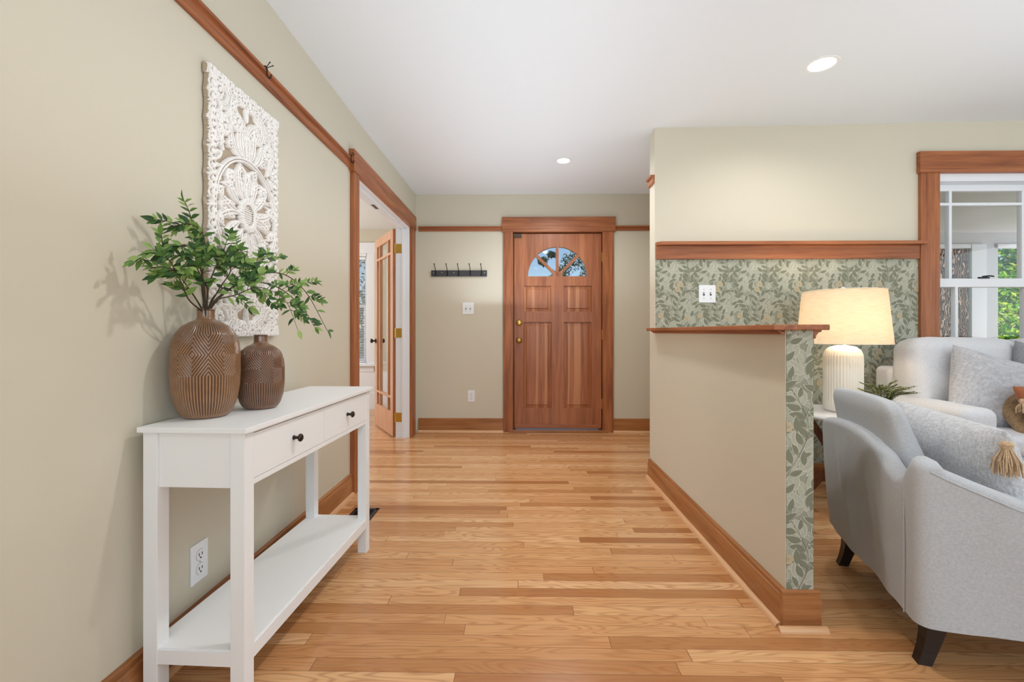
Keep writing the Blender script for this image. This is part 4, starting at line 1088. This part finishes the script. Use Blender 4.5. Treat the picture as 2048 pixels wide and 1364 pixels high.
# ------------------------------------------------------------------ end table, lamp, plant
tx, ty = 1.945, 2.69
et = thing('end_table', 'round white-topped end table with crossed walnut legs beside the sofa', 'table', (tx, ty, 0))
g = G(); g.lathe([(0, .535), (.285, .535), (.295, .540), (.298, .550), (.292, .560), (0, .560)], (tx, ty, 0), 56); g.obj('table_top', mat('white_marble', (232, 232, 234), .25), et)
for a in (PI * .78, PI * 1.28, PI * 1.78, PI * .28):
    c, s = math.cos(a), math.sin(a); g = G()
    pts_ = [(tx + .235 * c, ty + .235 * s, .535), (tx + .075 * c, ty + .075 * s, .27), (tx + .25 * c, ty + .25 * s, 0.0)]
    for p0_, p1_ in zip(pts_[:-1], pts_[1:]):
        V = []
        tn = (-s * .013, c * .013)
        for p_ in (p0_, p1_):
            for o_, t2_ in ((-.022, -1), (.022, -1), (.022, 1), (-.022, 1)): V.append((p_[0] + c * o_ + tn[0] * t2_, p_[1] + s * o_ + tn[1] * t2_, p_[2]))
        g.add(V, [(0, 1, 5, 4), (1, 2, 6, 5), (2, 3, 7, 6), (3, 0, 4, 7), (3, 2, 1, 0), (4, 5, 6, 7)])
    g.obj('leg', TAB, et)
g = G(); g.lathe([(0, .25), (.06, .25), (.06, .285), (0, .285)], (tx, ty, 0), 20); g.obj('hub', TAB, et)
lx, ly = 1.922, 2.735
tl_ = thing('table_lamp', 'lit table lamp with white ribbed ceramic base and cream drum shade', 'lamp', (lx, ly, .56))
M_cer = mat('cream_ceramic', (240, 232, 218), .35)
prof = [(.001, 0), (.085, 0), (.094, .008), (.099, .03), (.100, .30), (.098, .335), (.088, .362), (.068, .380), (.045, .388), (.022, .391), (.02, .392)]
V = []; F = []; n = 240
L_ = [0]
for i in range(1, len(prof)): L_.append(L_[-1] + math.hypot(prof[i][0] - prof[i - 1][0], prof[i][1] - prof[i - 1][1]))
for s_ in np.linspace(0, L_[-1], 80):
    r = np.interp(s_, L_, [p_[0] for p_ in prof]); z = np.interp(s_, L_, [p_[1] for p_ in prof]); fd_ = min(1, max(0, (z - .01) / .02)) * min(1, max(0, (.375 - z) / .03))
    for k_ in range(n): a = 2 * PI * k_ / n; rr = r - .0032 * fd_ * (1 - abs(math.sin(a * 20))) ** 1.5; V.append((lx + rr * math.cos(a), ly + rr * math.sin(a), .56 + z))
for j in range(79):
    for k_ in range(n): F.append((j * n + k_, j * n + (k_ + 1) % n, (j + 1) * n + (k_ + 1) % n, (j + 1) * n + k_))
mesh('lamp_base', V, F, M_cer, tl_, smooth=True)
g = G(); g.lathe([(0, .388), (.02, .388), (.02, .398), (.012, .402), (.012, .44), (0, .44)], (lx, ly, .56), 20); g.tube([(lx, ly, 1.0), (lx, ly, 1.275)], .003, 6); g.obj('stem', M_chrome, tl_)
def shade_mat():
    m = bpy.data.materials.new('linen_shade'); m.use_nodes = True; b = NB(m)
    out = [n_ for n_ in b.n if n_.type == 'OUTPUT_MATERIAL'][0]; b.p.inputs['Roughness'].default_value = .9
    c = b.coord(); n1 = b.noise(b.mp(c, (20, 20, 420)), 1, 3, .6); col_ = b.ramp(n1, [(.3, (232, 218, 196)), (.7, (246, 238, 222))]); b.col(col_)
    tr_ = b.n.new('ShaderNodeBsdfTranslucent'); b.l.new(col_, tr_.inputs[0]); mx = b.n.new('ShaderNodeMixShader'); mx.inputs[0].default_value = .5
    b.l.new(b.p.outputs[0], mx.inputs[1]); b.l.new(tr_.outputs[0], mx.inputs[2]); b.l.new(mx.outputs[0], out.inputs[0]); return m
rb_, rt_, zb_, zt_ = .237, .208, .962, 1.272
g = G(); V = []; F = []; n = 72
for r, z in ((rb_, zb_), (rt_, zt_), (rt_ - .0015, zt_), (rb_ - .0015, zb_)):
    for k_ in range(n): a = 2 * PI * k_ / n; V.append((lx + r * math.cos(a), ly + r * math.sin(a), z))
for j in range(4):
    j2 = (j + 1) % 4
    for k_ in range(n): F.append((j * n + k_, j * n + (k_ + 1) % n, j2 * n + (k_ + 1) % n, j2 * n + k_))
sh = mesh('lamp_shade', V, F, shade_mat(), tl_, smooth=False)
M_st = mat('shade_trim', (240, 228, 206), .8)
for r, z in ((rb_ + .0005, zb_), (rt_ + .0005, zt_)):
    G().tube([(lx + r * math.cos(2 * PI * q / 72), ly + r * math.sin(2 * PI * q / 72), z) for q in range(73)], .0022, 6).obj('shade_trim', M_st, sh)
g = G()
for k_ in range(3):
    a = k_ * 2 * PI / 3; g.tube([(lx, ly, zt_ - .01), (lx + (rt_ - .002) * math.cos(a), ly + (rt_ - .002) * math.sin(a), zt_ - .004)], .002, 6)
g.obj('spider', M_chrome, sh)
g = G(); g.lathe([(0, 0), (.008, .002), (.006, .006), (.013, .012), (.016, .018), (.012, .025), (0, .028)], (lx, ly, zt_), 16); g.obj('finial', M_chrome, tl_, smooth=True)
M_bulb = bpy.data.materials.new('warm_bulb'); M_bulb.use_nodes = True; p = M_bulb.node_tree.nodes['Principled BSDF']; p.inputs['Emission Color'].default_value = (1, .8, .55, 1); p.inputs['Emission Strength'].default_value = 8
g = G(); g.lathe([(0, 1.0), (.013, 1.0), (.014, 1.03), (.028, 1.065), (.03, 1.085), (.022, 1.107), (0, 1.117)], (lx, ly, .0), 20); g.obj('bulb', M_bulb, tl_, smooth=True)
l = lamp('bulb_light', 'POINT', (lx, ly - .055, 1.09), 5.5, (1, .82, .60), shadow_soft_size=.05); l.parent = tl_; l.matrix_parent_inverse = wmat(tl_).inverted()
g = G(); g.tube(spline([(lx + .08, ly + .05, .575), (1.93, 3.02, .5), (1.9, 3.07, .25), (1.84, 3.02, .02), (1.80, 2.86, .006), (1.75, 2.98, .006), (1.71, 3.09, .02), (1.71, 3.095, .2)], 8), .003, 6); g.obj('power_cord', mat('cord_plastic', (196, 190, 176), .5), tl_)
pp = thing('potted_plant', 'small potted sprig plant with tiny green leaves on end table', 'plant', (1.93, 2.455, .56))
g = G(); g.lathe([(0, 0), (.035, 0), (.045, .07), (.047, .075), (.041, .075), (.038, .06), (0, .06)], (1.93, 2.455, .56), 28); g.obj('pot', M_cer, pp, smooth=True)
rs = random.Random(9); sg_ = G(); lv = []
for k_ in range(22):
    a = rs.uniform(0, 2 * PI); o_ = rs.uniform(.05, .15); zt2 = rs.uniform(.08, .125) * (1.3 - o_ * 2)
    p0_ = Vector((1.93 + .01 * math.cos(a), 2.455 + .01 * math.sin(a), .62)); p2_ = p0_ + Vector((math.cos(a) * o_, math.sin(a) * o_ * .8, zt2)); p1_ = p0_ + Vector((math.cos(a) * o_ * .4, math.sin(a) * o_ * .35, zt2 * .8))
    sp = spline([p0_, p1_, p2_], 7); sg_.tube(sp, .001, 4)
    for i in range(2, len(sp)):
        tdir = (sp[min(i + 1, len(sp) - 1)] - sp[i - 1]).normalized()
        for s2 in (1, -1):
            sdv = tdir.cross(Vector((0, 0, 1))).normalized() * s2; lv.append((sp[i], sdv * .8 + tdir * .5 + Vector((0, 0, .25)), Vector((0, 0, 1)), rs.uniform(.015, .021), .010, rs.random()))
sg_.obj('stems', M_stem, pp); leafmesh(lv, 'leaves', leaf_mat('sprig_leaf', [(70, 78, 44), (104, 116, 62), (146, 152, 92)], .25), pp)

# ------------------------------------------------------------------ sofa
so = thing('sofa', 'pale grey slipcovered sofa standing under the living room window', 'sofa', (3.33, 2.7, 0))
def rb(name, x0, x1, y0, y1, z0, z1, r, puff=(0, 0, 0), rot=None, m=F_sofa, par=None, wob=0, nin=10, seed=0):
    v, f = rbox(x1 - x0, y1 - y0, z1 - z0, r, puff, wob=wob, nin=nin, seed=seed); M = T((x0 + x1) / 2, (y0 + y1) / 2, (z0 + z1) / 2)
    if rot: M = M @ R(*rot)
    return mesh(name, xf(M, v), f, m, par or so, smooth=True)
rb('base', 2.36, 4.32, 2.36, 3.0, .10, .40, .03)
rb('back_frame', 2.335, 4.345, 2.90, 3.04, .10, .81, .035)
rb('arm', 2.25, 2.44, 2.34, 2.95, .10, .635, .045, (.004, 0, .012), wob=.004)
rb('arm', 4.135, 4.345, 2.34, 2.95, .10, .635, .045, (.004, 0, .012), wob=.004)
cxs = [2.44, 3.075, 3.605, 4.135]
for i in range(3): rb('seat_cushion', cxs[i] + .002, cxs[i + 1] - .002, 2.33, 2.82, .40, .50, .035, (0, 0, .015), wob=.004, seed=i)
bxs = [2.345, 2.985, 3.56, 4.14]
for i in range(3):
    rb('back_cushion', bxs[i] + .003, bxs[i + 1] - .003, 2.72, 2.93, .47, .985, .07, (.01, .03, .015), rot=(-.10, 'X'), wob=.010, seed=i * 3 + 1, nin=14)
for x in (2.42, 4.26):
    for y in (2.42, 2.96): G().box(x - .025, x + .025, y - .025, y + .025, 0, .11, .003).obj('leg', M_foot, so)
bp = thing('throw_pillow', 'grey boucle pillow tilted on its corner against the left sofa cushion', 'pillow', (2.68, 2.60, .50), 0, 'throw pillows')
v, f = pillow(.43, .43, .16, wob=.006, seed=5, pinch=.05)
Mb = T(2.65, 2.60, .700) @ R(-.28, 'X') @ R(.30, 'Y')
mesh('cover', xf(Mb, v), f, F_boucle, bp, smooth=True)
tassel(bp, Mb @ Vector((.155, -.07, .02)), .04, .012, F_dark, 26, True, 3)
dp = thing('throw_pillow', 'dark grey pillow resting against the middle sofa cushion at right edge', 'pillow', (3.04, 2.6, .5), 0, 'throw pillows')
v, f = pillow(.42, .42, .15, seed=8); mesh('cover', xf(T(3.04, 2.64, .73) @ R(-.28, 'X') @ R(.3, 'Y'), v), f, F_dark, dp, smooth=True)
fp = thing('fur_pillow', 'tan shaggy pillow lying on the sofa seat behind the arm', 'pillow', (2.76, 2.44, .5))
v, f = pillow(.42, .34, .12, seed=1, n=18); Mf = T(2.80, 2.50, .60) @ R(-.8, 'X')
o = mesh('cover', xf(Mf, v), f, F_fur, fp, smooth=True)
g = G(); rs = random.Random(2)
for k_ in range(2600):
    u, w = rs.uniform(-.97, .97), rs.uniform(-.97, .97); y = -.06 * ((1 - u ** 4) * (1 - w ** 4)) ** .55
    p0_ = Mf @ Vector((u * .205, y, w * .165)); d = (Mf.to_3x3() @ Vector((rs.uniform(-.6, .6), -1, rs.uniform(-.6, .6)))).normalized() * rs.uniform(.014, .026) + Vector((0, 0, -.006))
    s_ = Vector((rs.uniform(-1, 1), rs.uniform(-1, 1), 0)) * .0012
    g.add([p0_ - s_, p0_ + s_, p0_ + d], [(0, 1, 2)])
o2 = g.obj('pile', F_fur, fp); o2['kind'] = 'stuff'
rp = thing('throw_pillow', 'rust orange pillow with tan tassels propped on the sofa seat', 'pillow', (2.84, 2.32, .5), 0, 'throw pillows')
v, f = pillow(.34, .34, .13, seed=4); Mr = T(2.765, 2.36, .60) @ R(-.45, 'X') @ R(-.05, 'Y')
mesh('cover', xf(Mr, v), f, F_rust, rp, smooth=True)
for i_, (a, z) in enumerate(((-.165, .16), (.165, .16), (-.165, -.15))): tassel(rp, Mr @ Vector((a, -.01, z - .06 if i_ == 0 else z)), .075, .024, F_tan, 60, True, 20 + i_)

# ------------------------------------------------------------------ porch and outdoors
M_por = paint_mat('porch_grey', (206, 208, 212), .05)
m = mat('beadboard', (226, 226, 224), .5); b = NB(m); y_ = b.sep(b.coord())[1]
fr_ = b.m('FRACT', b.m('DIVIDE', y_, .045)); gv = b.m('LESS_THAN', fr_, .14); b.col(b.mix(b.m('MULTIPLY', gv, .6), (228, 228, 226), (170, 172, 174))); b.bump(b.m('SUBTRACT', 1, gv), .5, .003); M_bead = m
struct(G().box(1.9, 9.0, YD + .12, 5.75, 2.235, 2.36), 'ceiling_porch', M_bead)
struct(G().box(1.88, 9.0, YD + .12, 5.8, -.25, -.02), 'floor_porch', paint_mat('porch_floor', (150, 150, 148)))
v, f = plate(rect(1.88, 9.0, -.1, 2.24), [rect(2.6, 5.469, .55, 2.04), rect(5.79, 6.75, .55, 2.04), rect(7.1, 8.7, .55, 2.04)], .03)
wp = mesh('wall_porch', [(p_[0], 5.615 + p_[2], p_[1]) for p_ in v], f, M_por, kind='structure')
for x0, x1 in ((2.6, 5.469), (5.79, 6.75)):
    g = G().box(x0 - .02, x1 + .02, 5.58, 5.6, 2.04, 2.09, .002); g.obj('head_trim', M_white, wp)
G().box(5.455, 5.63, 5.575, 5.6, -.02, 2.09, .003).obj('post_casing', M_white, wp)
struct(G().box(8.95, 9.07, YD + .1, 5.75, -.1, 2.3), 'wall_porch_end', M_por)
g = G().box(-40, 60, 4.85, 60, -.62, -.6); m = mat('grass', (104, 128, 70), .9); b = NB(m); b.col(b.ramp(b.noise(b.coord(), 6, 4), [(.3, (84, 110, 52)), (.7, (136, 156, 86))]))
tag(g.obj('lawn', m), 'green grass lawn outside beyond the porch', 'lawn')
[o for o in C.objects if o.name == 'lawn'][0]['kind'] = 'structure'
m = mat('bark', (120, 98, 84), .95); b = NB(m); c = b.coord()
w_ = b.n.new('ShaderNodeTexWave'); w_.inputs['Scale'].default_value = 13; w_.inputs['Distortion'].default_value = 14; w_.inputs['Detail'].default_value = 4; w_.inputs['Detail Scale'].default_value = 1.4
b.l.new(b.mp(c, (1, 1, .35)), w_.inputs[0]); nn_ = b.noise(b.mp(c, (1, 1, .4)), 16, 4, .7)
b.col(b.ramp(b.m('MULTIPLY', w_.outputs['Fac'], nn_), [(.1, (58, 44, 38)), (.3, (126, 100, 84)), (.6, (196, 172, 152))])); b.bump(w_.outputs['Fac'], 1.0, .03); M_bark = m
def tree(name, label, base, h, r0, crown, leafm, nl, ls, trunkm=M_bark, grp=None, seed=0, lumps=9, n_side=24, extra=()):
    t = thing(name, label, 'tree', base, 0, 'trees outside'); rs_ = random.Random(seed); B = Vector(base)
    g = G(); pts = [B + Vector((0, 0, h * k_ / 8)) + Vector((math.sin(k_) * .04, math.cos(k_ * 1.3) * .04, 0)) for k_ in range(9)]
    g.tube(pts, [r0 * (1.25 - .45 * min(1, k_ / 2)) * (1 - .04 * k_) for k_ in range(9)], n_side)
    cc, cr = Vector(crown[0]), crown[1]
    for k_ in range(12):
        a = rs_.random() * 2 * PI; e = cc + Vector((math.cos(a) * cr[0] * .7, math.sin(a) * cr[1] * .7, rs_.uniform(-.6, .8) * cr[2])); s_ = pts[-1 - rs_.randint(0, 3)]
        g.tube(spline([s_, (s_ + e) / 2 + Vector((0, 0, .3)), e], 4), [r0 * .3, r0 * .25, r0 * .22, r0 * .2, r0 * .16, r0 * .12, r0 * .1, r0 * .08, r0 * .04], 7)
    g.obj('trunk', trunkm, t, smooth=True)
    cl = []
    for k_ in range(lumps):
        while True:
            q = Vector([rs_.uniform(-1, 1) for _ in range(3)])
            if q.length < 1: break
        cl.append((cc + Vector((q.x * cr[0], q.y * cr[1], q.z * cr[2])) * 1.0, rs_.uniform(.28, .5) * min(cr)))
    cl += list(extra)
    it = []
    for k_ in range(nl):
        c0, rr = cl[rs_.randrange(len(cl))] if k_ % 4 else (cc, min(cr) * .95)
        if extra and k_ % 25 == 0: c0, rr = extra[rs_.randrange(len(extra))]
        c0 = Vector(c0)
        d = Vector([rs_.gauss(0, 1) for _ in range(3)]).normalized(); p_ = c0 + d * rr * rs_.random() ** .45
        it.append((p_, Vector([rs_.uniform(-1, 1), rs_.uniform(-1, 1), rs_.uniform(-.8, .3)]), Vector([rs_.uniform(-.5, .5), rs_.uniform(-.8, .2), 1]), ls * rs_.uniform(.7, 1.3), ls * .6, rs_.random()))
    leafmesh(it, 'foliage', leafm, t, n=2)
    return t
L_green = leaf_mat('bright_leaf', [(70, 140, 44), (120, 186, 52), (184, 222, 70), (230, 238, 100)], .45)
L_dark = leaf_mat('oak_leaf', [(44, 58, 44), (66, 84, 52), (100, 112, 66)], .3)
tree('tree', 'large rough-barked brown tree trunk right outside the porch opening', (6.92, 7.5, -.6), 7, .44, ((6.9, 8.0, 7.6), (2.5, 2.5, 1.3)), L_green, 2500, .16, n_side=48, seed=1)
tree('tree', 'bright green leafy tree seen through the right part of the window', (14.2, 12.6, -.6), 3.2, .10, ((14.6, 12.8, 2.2), (3.6, 2.2, 2.9)), L_green, 24000, .17, seed=2, lumps=26)
tree('tree', 'dark green tree seen against blue sky through fanlight of the front door', (3.0, 14.6, -.6), 2.6, .14, ((2.75, 14.3, 2.55), (1.5, 1.0, 1.25)), L_dark, 9000, .10, seed=4, lumps=16, extra=[((.72, 14.0, 3.22), .13), ((.98, 14.0, 3.42), .09), ((1.25, 14.1, 2.75), .3), ((1.05, 14.0, 2.6), .2)])
tree('tree', 'leafy green tree seen through the blinds of the side room window', (-4.6, 12.0, -.6), 2.4, .12, ((-4.6, 12.0, 1.4), (2.0, 1.2, 1.6)), L_dark, 3500, .13, seed=6, lumps=12)
